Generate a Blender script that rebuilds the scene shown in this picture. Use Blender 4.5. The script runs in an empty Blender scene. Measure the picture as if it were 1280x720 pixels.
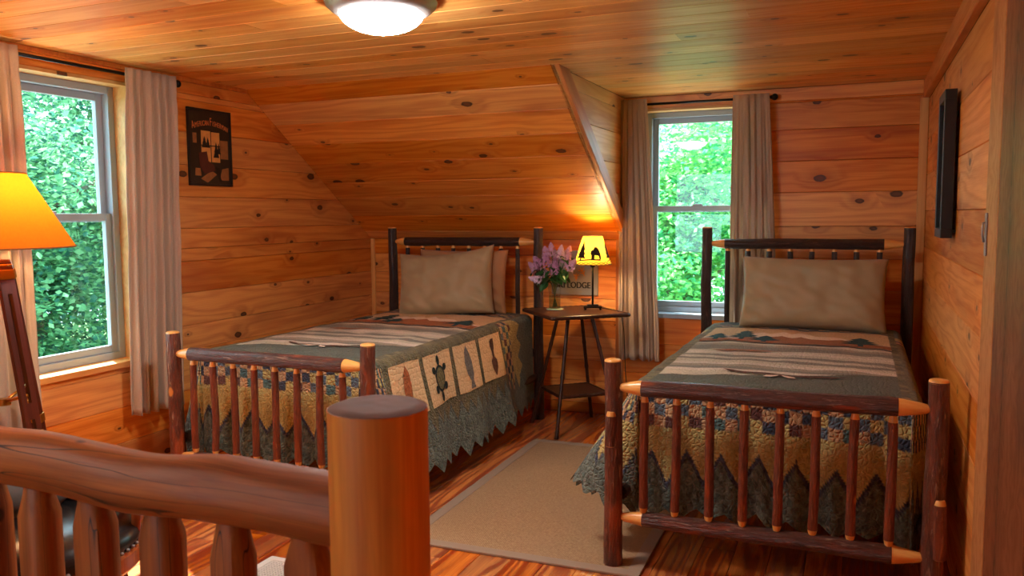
import bpy, bmesh, math, random
import numpy as np
from mathutils import Vector, Matrix, Quaternion, noise as mnoise
from mathutils.geometry import delaunay_2d_cdt

S = bpy.context.scene
COL = S.collection
PI = math.pi
random.seed(7)

# ------------------------------------------------------------------ camera
CAM = Vector((0.9597, -5.0623, 1.2948))
YAW, PIT, ROL, FPX = 0.3986, 0.0888, -0.0075, 1029.67
cf = Vector((-math.sin(YAW) * math.cos(PIT), math.cos(YAW) * math.cos(PIT), -math.sin(PIT)))
cr = Vector((math.cos(YAW), math.sin(YAW), 0))
cu = cr.cross(cf)
cr2 = cr * math.cos(ROL) + cu * math.sin(ROL)
cu2 = -cr * math.sin(ROL) + cu * math.cos(ROL)
cam_d = bpy.data.cameras.new('camera')
cam = bpy.data.objects.new('camera', cam_d)
COL.objects.link(cam)
M = Matrix((cr2, cu2, -cf)).transposed().to_4x4()
M.translation = CAM
cam.matrix_world = M
cam_d.sensor_width = 36
cam_d.lens = FPX / 1280 * 36
cam_d.clip_start = 0.05
cam_d.dof.use_dof = True
cam_d.dof.focus_distance = 3.6
cam_d.dof.aperture_fstop = 6.5
S.camera = cam

# ------------------------------------------------------------------ world, sun, exposure
W = bpy.data.worlds.new('sky')
S.world = W
W.use_nodes = True
bg = W.node_tree.nodes['Background']
bg.inputs[0].default_value = (0.66, 0.88, 1.0, 1)
bg.inputs[1].default_value = 2.0
sun_d = bpy.data.lights.new('sun', 'SUN')
sun_d.energy = 8.2
sun_d.angle = 0.012
sun_d.color = (1.0, 0.93, 0.8)
sun = bpy.data.objects.new('sun', sun_d)
COL.objects.link(sun)
sun.rotation_euler = Vector((0.62, -0.36, -0.80)).to_track_quat('-Z', 'Y').to_euler()
CEIL_LAMP = 32.0
FLOOR_LAMP = 3.0
TABLE_LAMP = 1.6
S.view_settings.view_transform = 'Standard'
S.view_settings.look = 'None'
S.view_settings.gamma = 1.0
S.view_settings.use_curve_mapping = False
S.view_settings.exposure = 1.85
cy = S.cycles
cy.use_denoising = True
cy.max_bounces = 10
cy.diffuse_bounces = 5
cy.glossy_bounces = 4
cy.transmission_bounces = 8
cy.transparent_max_bounces = 16
cy.sample_clamp_indirect = 6.0
cy.caustics_reflective = False
cy.caustics_refractive = False

# ------------------------------------------------------------------ dimensions
XL, XR, Y0, YF = -2.263, 1.292, 0.0, -6.4
H, HK, DS, XD = 2.009, 1.131, 1.283, -0.405
B1, B2, YH, YFT, PW = -1.4142, 0.6797, -0.2455, -2.2067, 0.525
ZH, ZF = 1.217, 0.772

# ------------------------------------------------------------------ helpers
def lin(c):
    return tuple(((v / 255.) / 12.92 if v / 255. <= 0.04045 else ((v / 255. + 0.055) / 1.055) ** 2.4) for v in c)

def tag(o, label=None, cat=None, group=None, kind=None):
    if label: o['label'] = label
    if cat: o['category'] = cat
    if group: o['group'] = group
    if kind: o['kind'] = kind
    return o

def empty(name, loc=(0, 0, 0), rz=0, parent=None):
    o = bpy.data.objects.new(name, None)
    COL.objects.link(o)
    o.location = loc
    o.rotation_euler = (0, 0, rz)
    o.empty_display_size = 0.05
    if parent: o.parent = parent
    return o

class MB:
    def __init__(s):
        s.v = []; s.f = []
    def quad(s, a, b, c, d):
        n = len(s.v); s.v += [a, b, c, d]; s.f.append((n, n + 1, n + 2, n + 3))
    def box(s, x0, y0, z0, x1, y1, z1, c=0.0):
        if c <= 0:
            n = len(s.v)
            s.v += [(x0, y0, z0), (x1, y0, z0), (x1, y1, z0), (x0, y1, z0), (x0, y0, z1), (x1, y0, z1), (x1, y1, z1), (x0, y1, z1)]
            s.f += [tuple(n + i for i in q) for q in ((3, 2, 1, 0), (4, 5, 6, 7), (0, 1, 5, 4), (1, 2, 6, 5), (2, 3, 7, 6), (3, 0, 4, 7))]
            return s
        bm = bmesh.new()
        bmesh.ops.create_cube(bm, size=1)
        for v in bm.verts:
            v.co = Vector(((x0 + x1) / 2 + v.co.x * (x1 - x0), (y0 + y1) / 2 + v.co.y * (y1 - y0), (z0 + z1) / 2 + v.co.z * (z1 - z0)))
        bmesh.ops.bevel(bm, geom=list(bm.edges), offset=c, segments=2, affect='EDGES', profile=0.6)
        s.add_bm(bm)
        return s
    def add_bm(s, bm):
        n = len(s.v)
        bm.verts.index_update()
        s.v += [tuple(v.co) for v in bm.verts]
        s.f += [tuple(n + v.index for v in f.verts) for f in bm.faces]
        bm.free()
    def tube(s, pts, rad, seg=8, caps=True):
        pts = [Vector(p) for p in pts]
        if not hasattr(rad, '__len__'): rad = [rad] * len(pts)
        n0 = len(s.v)
        t0 = (pts[1] - pts[0]).normalized()
        a = t0.orthogonal().normalized()
        for i, p in enumerate(pts):
            t = (pts[min(i + 1, len(pts) - 1)] - pts[max(i - 1, 0)]).normalized()
            a = (a - t * a.dot(t)).normalized()
            b = t.cross(a)
            for k in range(seg):
                th = 2 * PI * k / seg
                s.v.append(tuple(p + (a * math.cos(th) + b * math.sin(th)) * rad[i]))
        for i in range(len(pts) - 1):
            for k in range(seg):
                k2 = (k + 1) % seg
                s.f.append((n0 + i * seg + k, n0 + i * seg + k2, n0 + (i + 1) * seg + k2, n0 + (i + 1) * seg + k))
        if caps:
            s.f.append(tuple(n0 + k for k in reversed(range(seg))))
            m = n0 + (len(pts) - 1) * seg
            s.f.append(tuple(m + k for k in range(seg)))
        return s
    def lathe(s, prof, seg=24, cx=0, cy=0, cz=0, closed=False):
        n0 = len(s.v)
        for (r, z) in prof:
            for k in range(seg):
                th = 2 * PI * k / seg
                s.v.append((cx + r * math.cos(th), cy + r * math.sin(th), cz + z))
        m = len(prof)
        for i in range(m - 1 + (1 if closed else 0)):
            j = (i + 1) % m
            for k in range(seg):
                k2 = (k + 1) % seg
                s.f.append((n0 + i * seg + k, n0 + i * seg + k2, n0 + j * seg + k2, n0 + j * seg + k))
        return s
    def sphere(s, c, r, seg=10, rings=6):
        if not hasattr(r, '__len__'): r = (r, r, r)
        n0 = len(s.v)
        for i in range(rings + 1):
            ph = PI * i / rings
            for k in range(seg):
                th = 2 * PI * k / seg
                s.v.append((c[0] + r[0] * math.sin(ph) * math.cos(th), c[1] + r[1] * math.sin(ph) * math.sin(th), c[2] - r[2] * math.cos(ph)))
        for i in range(rings):
            for k in range(seg):
                k2 = (k + 1) % seg
                s.f.append((n0 + i * seg + k, n0 + i * seg + k2, n0 + (i + 1) * seg + k2, n0 + (i + 1) * seg + k))
        return s
    def grid(s, fn, nu, nv):
        n0 = len(s.v)
        for j in range(nv + 1):
            for i in range(nu + 1):
                s.v.append(tuple(fn(i / nu, j / nv)))
        for j in range(nv):
            for i in range(nu):
                a = n0 + j * (nu + 1) + i
                s.f.append((a, a + 1, a + nu + 2, a + nu + 1))
        return s
    def poly_on(s, poly, fn, step=None):
        """a flat outline (list of 2D points) triangulated and laid on a surface fn(u, v)"""
        vs = [Vector((p[0], p[1])) for p in poly]
        if step:
            dense = []
            for i in range(len(vs)):
                a, b = vs[i], vs[(i + 1) % len(vs)]
                k = max(1, int((b - a).length / step))
                dense += [a.lerp(b, q / k) for q in range(k)]
            vs = dense
        nb = len(vs)
        pts = list(vs)
        if step:
            P = np.array([tuple(v) for v in vs])
            x0, y0 = P.min(0); x1, y1 = P.max(0)
            y = y0 + step * 0.5
            while y < y1:
                x = x0 + step * 0.37
                while x < x1:
                    pts.append(Vector((x, y)))
                    x += step
                y += step
        r = delaunay_2d_cdt(pts, [], [list(range(nb))], 1, 1e-6)
        n0 = len(s.v)
        s.v += [tuple(fn(p.x, p.y)) for p in r[0]]
        s.f += [tuple(n0 + i for i in f) for f in r[2]]
        return s
    def mesh(s, name, smooth=False):
        me = bpy.data.meshes.new(name)
        me.from_pydata(s.v, [], s.f)
        if smooth:
            me.polygons.foreach_set('use_smooth', [True] * len(me.polygons))
        me.update()
        return me
    def build(s, name, mat, parent=None, loc=None, smooth=False, rot=None, angle=None):
        me = s.mesh(name, smooth or angle is not None)
        if angle is not None:
            try: me.set_sharp_from_angle(angle=angle)
            except Exception: pass
        return mk(name, me, mat, parent, loc, rot)

def mk(name, me, mat, parent=None, loc=None, rot=None):
    o = bpy.data.objects.new(name, me)
    COL.objects.link(o)
    if mat is not None and len(me.materials) == 0:
        me.materials.append(mat)
    if parent: o.parent = parent
    if loc is not None: o.location = loc
    if rot is not None: o.rotation_euler = rot
    return o

# ------------------------------------------------------------------ materials
class NT:
    def __init__(s, name):
        s.m = bpy.data.materials.new(name)
        s.m.use_nodes = True
        s.t = s.m.node_tree
        s.b = s.t.nodes['Principled BSDF']
        s.out = s.t.nodes['Material Output']
    def n(s, typ, ins=None, **kw):
        nd = s.t.nodes.new(typ)
        for k, v in kw.items(): setattr(nd, k, v)
        if ins:
            for k, v in ins.items(): s.set(nd.inputs[k], v)
        return nd
    def set(s, sock, v):
        if isinstance(v, bpy.types.NodeSocket): s.t.links.new(v, sock)
        elif isinstance(v, bpy.types.Node): s.t.links.new(v.outputs[0], sock)
        else:
            if hasattr(v, '__len__') and len(v) == 3 and sock.type == 'RGBA': v = (*v, 1)
            sock.default_value = v
    def math(s, op, a, b=None, c=None, clamp=False):
        nd = s.n('ShaderNodeMath', operation=op, use_clamp=clamp)
        s.set(nd.inputs[0], a)
        if b is not None: s.set(nd.inputs[1], b)
        if c is not None: s.set(nd.inputs[2], c)
        return nd.outputs[0]
    def vmul(s, a, b):
        nd = s.n('ShaderNodeVectorMath', operation='MULTIPLY'); s.set(nd.inputs[0], a); s.set(nd.inputs[1], b); return nd.outputs[0]
    def vadd(s, a, b):
        nd = s.n('ShaderNodeVectorMath', operation='ADD'); s.set(nd.inputs[0], a); s.set(nd.inputs[1], b); return nd.outputs[0]
    def comb(s, x, y, z):
        return s.n('ShaderNodeCombineXYZ', {0: x, 1: y, 2: z}).outputs[0]
    def mix(s, f, a, b, mode='MIX'):
        nd = s.n('ShaderNodeMix', data_type='RGBA', blend_type=mode)
        s.set(nd.inputs[0], f); s.set(nd.inputs[6], a); s.set(nd.inputs[7], b)
        return nd.outputs[2]
    def mr(s, v, a, b, c=0.0, d=1.0, smooth=False):
        nd = s.n('ShaderNodeMapRange', {0: v, 1: a, 2: b, 3: c, 4: d})
        if smooth: nd.interpolation_type = 'SMOOTHSTEP'
        return nd.outputs[0]
    def noise(s, vec, scale=1, detail=2, rough=0.5, dist=0):
        return s.n('ShaderNodeTexNoise', {'Vector': vec, 'Scale': scale, 'Detail': detail, 'Roughness': rough, 'Distortion': dist}).outputs[0]
    def bump(s, h, strength=0.2, dist=0.01):
        s.set(s.b.inputs['Normal'], s.n('ShaderNodeBump', {'Height': h, 'Strength': strength, 'Distance': dist}))
    def fin(s, col=None, rough=None, metal=None, **kw):
        if col is not None: s.set(s.b.inputs['Base Color'], col)
        if rough is not None: s.set(s.b.inputs['Roughness'], rough)
        if metal is not None: s.set(s.b.inputs['Metallic'], metal)
        for k, v in kw.items(): s.set(s.b.inputs[k.replace('_', ' ')], v)
        return s.m

def wood(name, light, mid, dark, knots=0.5, rough=0.36, ringk=1.0, yscale=1.0, tint=0.34, coat=0.0, rw=0.42):
    """sawn board: x along the grain, y across; knots, cathedral rings, board-to-board tint"""
    T = NT(name)
    tc = T.n('ShaderNodeTexCoord').outputs['Object']
    r = T.n('ShaderNodeObjectInfo').outputs['Random']
    r2 = T.math('FRACT', T.math('MULTIPLY', r, 17.31))
    P = T.vadd(tc, T.comb(T.math('MULTIPLY', r, 61.0), T.math('MULTIPLY', r2, 43.0), T.math('MULTIPLY', r, 29.0)))
    sx = T.n('ShaderNodeSeparateXYZ', {0: P})
    vo = T.n('ShaderNodeTexVoronoi', {'Vector': T.vmul(P, (3.0, 5.2, 0)), 'Scale': 1.0}, voronoi_dimensions='2D')
    cs = T.n('ShaderNodeSeparateColor', {0: vo.outputs['Color']})
    sel = T.math('LESS_THAN', cs.outputs[0], knots)
    kr = T.math('MULTIPLY_ADD', T.math('POWER', cs.outputs[1], 1.6), 0.085, 0.022)
    wob = T.math('MULTIPLY', T.math('SUBTRACT', T.noise(P, 45, 2), 0.5), 0.05)
    d = T.math('DIVIDE', T.math('ADD', vo.outputs['Distance'], wob), kr)
    core = T.math('MULTIPLY', sel, T.mr(d, 1.12, 0.85, 0, 1, True))
    halo = T.math('MULTIPLY', sel, T.mr(d, 5.0, 0.8, 0, 1, True))
    low = T.noise(T.vmul(P, (0.9 * yscale, 8.0 * yscale, 8.0)), 1, 2, 0.5, 0.4)
    ph = T.math('ADD', T.math('MULTIPLY', low, 34.0 * ringk), T.math('MULTIPLY', sx.outputs[1], 95.0))
    ph = T.math('ADD', ph, T.math('MULTIPLY', halo, 7.0))
    ring = T.math('MULTIPLY_ADD', T.math('SINE', ph), 0.5, 0.5)
    ring = T.math('POWER', ring, 1.6)
    fine = T.noise(T.vmul(P, (5.0, 240.0, 60.0)), 1, 2, 0.6)
    broad = T.noise(T.vmul(P, (0.8, 5.0, 3.0)), 1, 3, 0.55)
    g = T.math('ADD', T.math('MULTIPLY', ring, rw), T.math('MULTIPLY', T.mr(fine, 0.33, 0.67), 0.40))
    g = T.math('ADD', g, T.math('MULTIPLY', T.mr(broad, 0.35, 0.7), 0.34), clamp=True)
    c = T.mix(g, light, mid)
    c = T.mix(T.mr(broad, 0.55, 0.78, 0, 0.75), c, dark)
    c = T.mix(T.math('MULTIPLY', halo, 0.35), c, dark)
    kc = T.mix(T.mr(d, 0.35, 0.95), lin((96, 46, 22)), lin((34, 16, 9)))
    c = T.mix(T.math('MULTIPLY', core, 0.93), c, kc)
    hs = T.n('ShaderNodeHueSaturation', {'Color': c, 'Value': T.mr(r, 0, 1, 1 - tint / 2, 1 + tint / 2), 'Hue': T.mr(r2, 0, 1, 0.493, 0.507), 'Saturation': T.mr(r2, 0, 1, 1.05, 0.93)})
    T.bump(T.math('ADD', T.math('MULTIPLY', g, 0.5), T.math('MULTIPLY', core, -0.6)), 0.12, 0.004)
    T.fin(hs.outputs[0], T.math('ADD', rough, T.math('MULTIPLY', g, 0.1)))
    if coat: T.b.inputs['Coat Weight'].default_value = coat; T.b.inputs['Coat Roughness'].default_value = 0.15
    return T.m

pine_wall = wood('pine_wall', lin((240, 162, 74)), lin((210, 118, 44)), lin((152, 70, 24)), 0.64, 0.36, rw=0.5)
pine_ceiling = wood('pine_ceiling', lin((246, 186, 100)), lin((224, 142, 62)), lin((172, 92, 36)), 0.6, 0.32, rw=0.48)
pine_trim = wood('pine_trim', lin((214, 136, 66)), lin((186, 104, 44)), lin((150, 76, 30)), 0.2, 0.38)
pine_pale = wood('pine_pale', lin((236, 186, 116)), lin((214, 152, 84)), lin((170, 106, 54)), 0.3, 0.42)
fir_floor = wood('fir_floor', lin((240, 144, 60)), lin((158, 64, 22)), lin((112, 40, 14)), 0.06, 0.2, 1.5, 0.8, 0.4, coat=0.35, rw=0.85)

pine_dark = wood('pine_dark', lin((150, 84, 42)), lin((120, 62, 30)), lin((90, 44, 22)), 0.2, 0.4)

def plain(name, rgb, rough=0.5, metal=0.0, vary=0.0, vscale=20, **kw):
    T = NT(name)
    c = lin(rgb)
    if vary:
        tc = T.n('ShaderNodeTexCoord').outputs['Object']
        f = T.noise(tc, vscale, 3)
        c = T.mix(f, tuple(min(1, v * (1 + vary)) for v in c), tuple(v * (1 - vary) for v in c))
    return T.fin(c, rough, metal, **kw)

backing = plain('backing_wood', (70, 34, 16), 0.8, vary=0.3)

def bark(name, a, b, hi, rough=0.38, spots=0.0):
    """log bark, log axis = local z"""
    T = NT(name)
    tc = T.n('ShaderNodeTexCoord').outputs['Object']
    r = T.n('ShaderNodeObjectInfo').outputs['Random']
    P = T.vadd(tc, T.comb(T.math('MULTIPLY', r, 31.0), T.math('MULTIPLY', r, 17.0), T.math('MULTIPLY', r, 53.0)))
    fi = T.noise(T.vmul(P, (95, 95, 11)), 1, 4, 0.7, 0.8)
    co = T.noise(T.vmul(P, (26, 26, 9)), 1, 3, 0.65)
    g = T.math('ADD', T.math('MULTIPLY', T.mr(fi, 0.3, 0.7), 0.6), T.math('MULTIPLY', T.mr(co, 0.3, 0.7), 0.5), clamp=True)
    c = T.mix(g, a, b)
    c = T.mix(T.mr(fi, 0.56, 0.70, 0, 0.7), c, hi)
    if spots:
        vo = T.n('ShaderNodeTexVoronoi', {'Vector': T.vmul(P, (9, 9, 6)), 'Scale': 1.0})
        cs = T.n('ShaderNodeSeparateColor', {0: vo.outputs['Color']})
        k = T.math('MULTIPLY', T.math('LESS_THAN', cs.outputs[0], spots), T.mr(vo.outputs['Distance'], 0.16, 0.10, 0, 1, True))
        c = T.mix(k, c, lin((224, 138, 60)))
        pe = T.mr(T.noise(T.vmul(P, (14, 14, 4)), 1, 2), 0.62, 0.7, 0, 0.75)
        c = T.mix(pe, c, lin((178, 78, 34)))
    T.bump(g, 1.0, 0.012)
    return T.fin(c, T.math('MULTIPLY_ADD', g, 0.25, rough - 0.1), Coat_Weight=0.25, Coat_Roughness=0.2)

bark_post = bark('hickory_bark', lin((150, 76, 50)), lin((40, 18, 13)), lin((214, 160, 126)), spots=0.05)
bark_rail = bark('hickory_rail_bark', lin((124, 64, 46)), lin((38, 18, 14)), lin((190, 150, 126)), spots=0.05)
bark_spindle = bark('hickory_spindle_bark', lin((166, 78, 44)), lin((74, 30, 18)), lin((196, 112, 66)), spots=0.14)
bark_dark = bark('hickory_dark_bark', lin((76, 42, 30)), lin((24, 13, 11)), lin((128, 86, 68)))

def axial(name, a, b, c, rough=0.35, crack=0.0, zs=3.0):
    """peeled round wood, axis = local z"""
    T = NT(name)
    tc = T.n('ShaderNodeTexCoord').outputs['Object']
    r = T.n('ShaderNodeObjectInfo').outputs['Random']
    P = T.vadd(tc, T.comb(T.math('MULTIPLY', r, 31.0), T.math('MULTIPLY', r, 17.0), T.math('MULTIPLY', r, 53.0)))
    fi = T.noise(T.vmul(P, (130, 130, zs)), 1, 3, 0.6)
    co = T.noise(T.vmul(P, (14, 14, 1.2)), 1, 3, 0.6, 0.6)
    col = T.mix(T.mr(fi, 0.3, 0.7, 0, 0.7), a, b)
    col = T.mix(T.mr(co, 0.45, 0.75, 0, 0.8), col, c)
    vo = T.n('ShaderNodeTexVoronoi', {'Vector': T.vmul(P, (8, 8, 5)), 'Scale': 1.0})
    cs = T.n('ShaderNodeSeparateColor', {0: vo.outputs['Color']})
    k = T.math('MULTIPLY', T.math('LESS_THAN', cs.outputs[0], 0.25), T.mr(vo.outputs['Distance'], 0.10, 0.05, 0, 0.85, True))
    col = T.mix(k, col, lin((48, 22, 12)))
    h = fi
    if crack:
        w = T.noise(T.vmul(P, (18, 18, 0.5)), 1, 1)
        ck = T.mr(T.math('ABSOLUTE', T.math('SUBTRACT', w, 0.56)), 0.0, 0.006, crack, 0, True)
        col = T.mix(ck, col, lin((30, 14, 8)))
        h = T.math('SUBTRACT', fi, T.math('MULTIPLY', ck, 3.0))
    T.bump(h, 0.15, 0.004)
    return T.fin(col, rough)

peeled = axial('peeled_hickory', lin((246, 186, 104)), lin((230, 154, 70)), lin((206, 120, 48)), 0.3)
log_rail = axial('peeled_log', lin((172, 98, 40)), lin((126, 60, 22)), lin((84, 36, 13)), 0.5, 1.0)
log_post = axial('peeled_log_post', lin((232, 156, 62)), lin((204, 118, 40)), lin((160, 80, 26)), 0.5, 0.0)
log_end = plain('sawn_log_end', (112, 64, 28), 0.75, vary=0.35, vscale=18)
dark_wood = axial('dark_bamboo', lin((74, 40, 28)), lin((48, 24, 18)), lin((32, 16, 12)), 0.3)
walnut = axial('walnut_leg', lin((104, 44, 28)), lin((72, 28, 18)), lin((48, 18, 12)), 0.28)

def fabric(name, rgb, rgb2=None, scale=260, rough=0.9, bumps=0.25, transl=0.0):
    T = NT(name)
    tc = T.n('ShaderNodeTexCoord').outputs['Object']
    f = T.noise(tc, scale, 2)
    l = T.noise(tc, 6, 3)
    a = lin(rgb); b = lin(rgb2) if rgb2 else tuple(v * 0.8 for v in a)
    c = T.mix(T.math('MULTIPLY_ADD', T.mr(f, 0.3, 0.7), 0.5, T.math('MULTIPLY', l, 0.4)), a, b)
    T.bump(f, bumps, 0.002)
    T.fin(c, rough, Sheen_Weight=0.15)
    if transl:
        tr = T.n('ShaderNodeBsdfTranslucent', {'Color': c})
        mx = T.n('ShaderNodeMixShader', {0: transl, 1: T.b.outputs[0], 2: tr.outputs[0]})
        T.t.links.new(mx.outputs[0], T.out.inputs[0])
    return T.m

curtain_mat = fabric('curtain_linen', (208, 188, 168), (186, 164, 144), 300, transl=0.25)
pillow_mat = fabric('pillow_cotton', (172, 152, 116), (160, 138, 102), 400, 0.6, 0.08)
pillow_back_mat = fabric('pillow_tan_cotton', (176, 130, 88), (158, 112, 74), 400, 0.75, 0.08)
rug_mat = None
vinyl = plain('vinyl_white', (158, 170, 184), 0.35)
black_metal = plain('black_iron', (26, 24, 24), 0.35, 0.6)
black_frame = plain('black_frame', (22, 19, 18), 0.42, vary=0.4)
nickel = plain('brushed_nickel', (164, 158, 156), 0.4, 0.4)
brass = plain('brass', (196, 140, 60), 0.3, 0.9)
leather = plain('black_leather', (34, 30, 30), 0.26, vary=0.3, vscale=60)
grey_cloth = fabric('grey_cloth', (128, 122, 116), None, 300)
mattress_mat = fabric('mattress_ticking', (226, 218, 204), None, 200)

def glass_mat(name, tint=(0.93, 0.98, 0.97), ior=1.5, rough=0.0):
    T = NT(name)
    ge = T.n('ShaderNodeNewGeometry')
    dt = T.n('ShaderNodeVectorMath', {0: ge.outputs['Normal'], 1: ge.outputs['Incoming']}, operation='DOT_PRODUCT')
    co = T.math('SUBTRACT', 1.0, T.math('ABSOLUTE', dt.outputs['Value']), clamp=True)
    f0 = ((ior - 1) / (ior + 1)) ** 2
    fr = T.n('ShaderNodeMath', {0: T.math('POWER', co, 5.0), 1: 1 - f0, 2: f0}, operation='MULTIPLY_ADD')
    tr = T.n('ShaderNodeBsdfTransparent', {'Color': tint})
    gl = T.n('ShaderNodeBsdfGlossy', {'Roughness': rough})
    mx = T.n('ShaderNodeMixShader', {0: fr.outputs[0], 1: tr.outputs[0], 2: gl.outputs[0]})
    T.t.links.new(mx.outputs[0], T.out.inputs[0])
    return T.m
pane_glass = glass_mat('window_glass', (0.9, 0.98, 0.98))
vase_glass = glass_mat('vase_glass', (0.9, 0.95, 0.93), 1.7)

def emis(name, rgb, strength):
    T = NT(name)
    e = T.n('ShaderNodeEmission', {'Color': (*rgb, 1), 'Strength': strength})
    T.t.links.new(e.outputs[0], T.out.inputs[0])
    return T.m

def shade_mat(name, rgb, tr_rgb, mixf=0.55):
    T = NT(name)
    tc = T.n('ShaderNodeTexCoord').outputs['Object']
    f = T.noise(T.vmul(tc, (1, 1, 1)), 120, 3, 0.7)
    c = T.mix(T.mr(f, 0.3, 0.7, 0, 0.35), lin(rgb), tuple(v * 0.7 for v in lin(rgb)))
    c2 = T.mix(T.mr(f, 0.3, 0.7, 0, 0.35), lin(tr_rgb), tuple(v * 0.7 for v in lin(tr_rgb)))
    df = T.n('ShaderNodeBsdfDiffuse', {'Color': c})
    tr = T.n('ShaderNodeBsdfTranslucent', {'Color': c2})
    mx = T.n('ShaderNodeMixShader', {0: mixf, 1: df.outputs[0], 2: tr.outputs[0]})
    T.t.links.new(mx.outputs[0], T.out.inputs[0])
    return T.m

# ------------------------------------------------------------------ boards
def board(parent, origin, ex, ey, x0, x1, w, mat, t=0.018, c=0.003, x0b=None, x1b=None, name='plank'):
    """a plank: ex along, ey across, face towards ex x ey; x0b / x1b are the ends at the far long edge"""
    ex = Vector(ex).normalized(); ey = Vector(ey).normalized(); ez = ex.cross(ey)
    x0b = x0 if x0b is None else x0b
    x1b = x1 if x1b is None else x1b
    prof = [(0.0006, -t), (0.0006, -c), (c, 0), (w - c, 0), (w - 0.0006, -c), (w - 0.0006, -t)]
    v = []
    for (y, z) in prof: v.append((x0 + (x0b - x0) * y / w, y, z))
    for (y, z) in prof: v.append((x1 + (x1b - x1) * y / w, y, z))
    f = [(5, 4, 3, 2, 1, 0), (6, 7, 8, 9, 10, 11)]
    for i in range(6):
        j = (i + 1) % 6
        f.append((i, j, 6 + j, 6 + i))
    me = bpy.data.meshes.new(name)
    me.from_pydata(v, [], [tuple(reversed(q)) for q in f])
    me.update()
    me.materials.append(mat)
    o = bpy.data.objects.new(name, me)
    COL.objects.link(o)
    m = Matrix((ex, ey, ez)).transposed().to_4x4()
    m.translation = Vector(origin)
    o.matrix_world = m
    o.parent = parent
    return o

def minus(span, holes):
    out = [span]
    for (a, b) in holes:
        nx = []
        for (p, q) in out:
            if b <= p or a >= q: nx.append((p, q)); continue
            if a > p: nx.append((p, a))
            if b < q: nx.append((b, q))
        out = nx
    return [s for s in out if s[1] - s[0] > 0.01]

def rows_between(z0, z1, edges):
    e = sorted(set([z0, z1] + [q for q in edges if z0 < q < z1]))
    return list(zip(e[:-1], e[1:]))

BT = 0.02   # board thickness in front of the backing
def struct(name, mb, mat):
    o = mb.build(name, mat)
    o['kind'] = 'structure'
    return o

# window openings
LW = (-2.86, -2.09, 0.60, 1.93)      # left wall: y0, y1, z0, z1
BW = (-0.30, 0.37, 0.665, 1.935)     # back wall: x0, x1, z0, z1
FW = (-1.55, -0.45, 0.62, 1.93)       # added fill window in the front wall behind the camera: x0, x1, z0, z1
WT = 0.16                            # wall thickness

# floor
m = MB(); m.box(XL - WT, YF - WT, -0.2, XR + WT, Y0 + WT, -0.02)
floor = struct('floor', m, backing)
x = XL; k = 0
rf = random.Random(3)
while x < XR - 0.01:
    w = min(0.128, XR - x)
    ys = [YF]
    y = YF + rf.uniform(0.6, 2.6)
    while y < Y0 - 0.5:
        ys.append(y); y += rf.uniform(1.8, 3.0)
    ys.append(Y0)
    for a, b in zip(ys[:-1], ys[1:]):
        board(floor, (x + w, 0, 0), (0, 1, 0), (-1, 0, 0), a + 0.0008, b - 0.0008, w, fir_floor, 0.019, 0.0016)
    x += w

# ceiling: flat part and dormer ceiling
m = MB(); m.box(XL - WT, YF - WT, H + BT, XR + WT, Y0 + WT, H + 0.2)
ceiling = struct('ceiling', m, backing)
y = Y0; rc = random.Random(11)
while y > YF + 0.01:
    w = min(0.142, y - YF)
    if y > -DS + 0.01: w = min(w, y + DS) if y + DS > 0.02 else w
    x0 = XD if (y - w / 2) > -DS else XL
    cuts = [x0]
    if rc.random() < 0.35 and y < -DS: cuts.append(rc.uniform(-1.2, 0.6))
    cuts.append(XR)
    for a, b in zip(cuts[:-1], cuts[1:]):
        board(ceiling, (0, y - w, H), (-1, 0, 0), (0, 1, 0), -b + 0.0006, -a - 0.0006, w, pine_ceiling, 0.019, 0.0028)
    y -= w

# back wall
m = MB()
m.box(XL - WT, Y0 + BT, -0.2, BW[0], Y0 + WT, H + 0.2)
m.box(BW[1], Y0 + BT, -0.2, XR + WT, Y0 + WT, H + 0.2)
m.box(BW[0], Y0 + BT, -0.2, BW[1], Y0 + WT, BW[2])
m.box(BW[0], Y0 + BT, BW[3], BW[1], Y0 + WT, H + 0.2)
wall_back = struct('wall_back', m, backing)
eb = [0.10, 0.29, 0.48, 0.66, 0.85, 1.03, 1.215, 1.41, 1.59, 1.77, 1.925]
def back_rows(xa, xb, zlist, ztop):
    for (z0, z1) in rows_between(0.0, ztop, zlist):
        holes = [(BW[0], BW[1])] if (z0 < BW[3] - 0.005 and z1 > BW[2] + 0.005) else []
        zz = [(z0, z1)]
        for (p, q) in minus((xa, xb), holes):
            board(wall_back, (0, Y0, z0), (1, 0, 0), (0, 0, 1), p + 0.0006, q - 0.0006, z1 - z0, pine_wall, 0.019)
back_rows(XD, XR, eb + [BW[2], BW[3]], H)
back_rows(XL, XD, [0.07, 0.215, 0.35, 0.50, 0.61, 0.75, 0.895, 1.025], HK)

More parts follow.
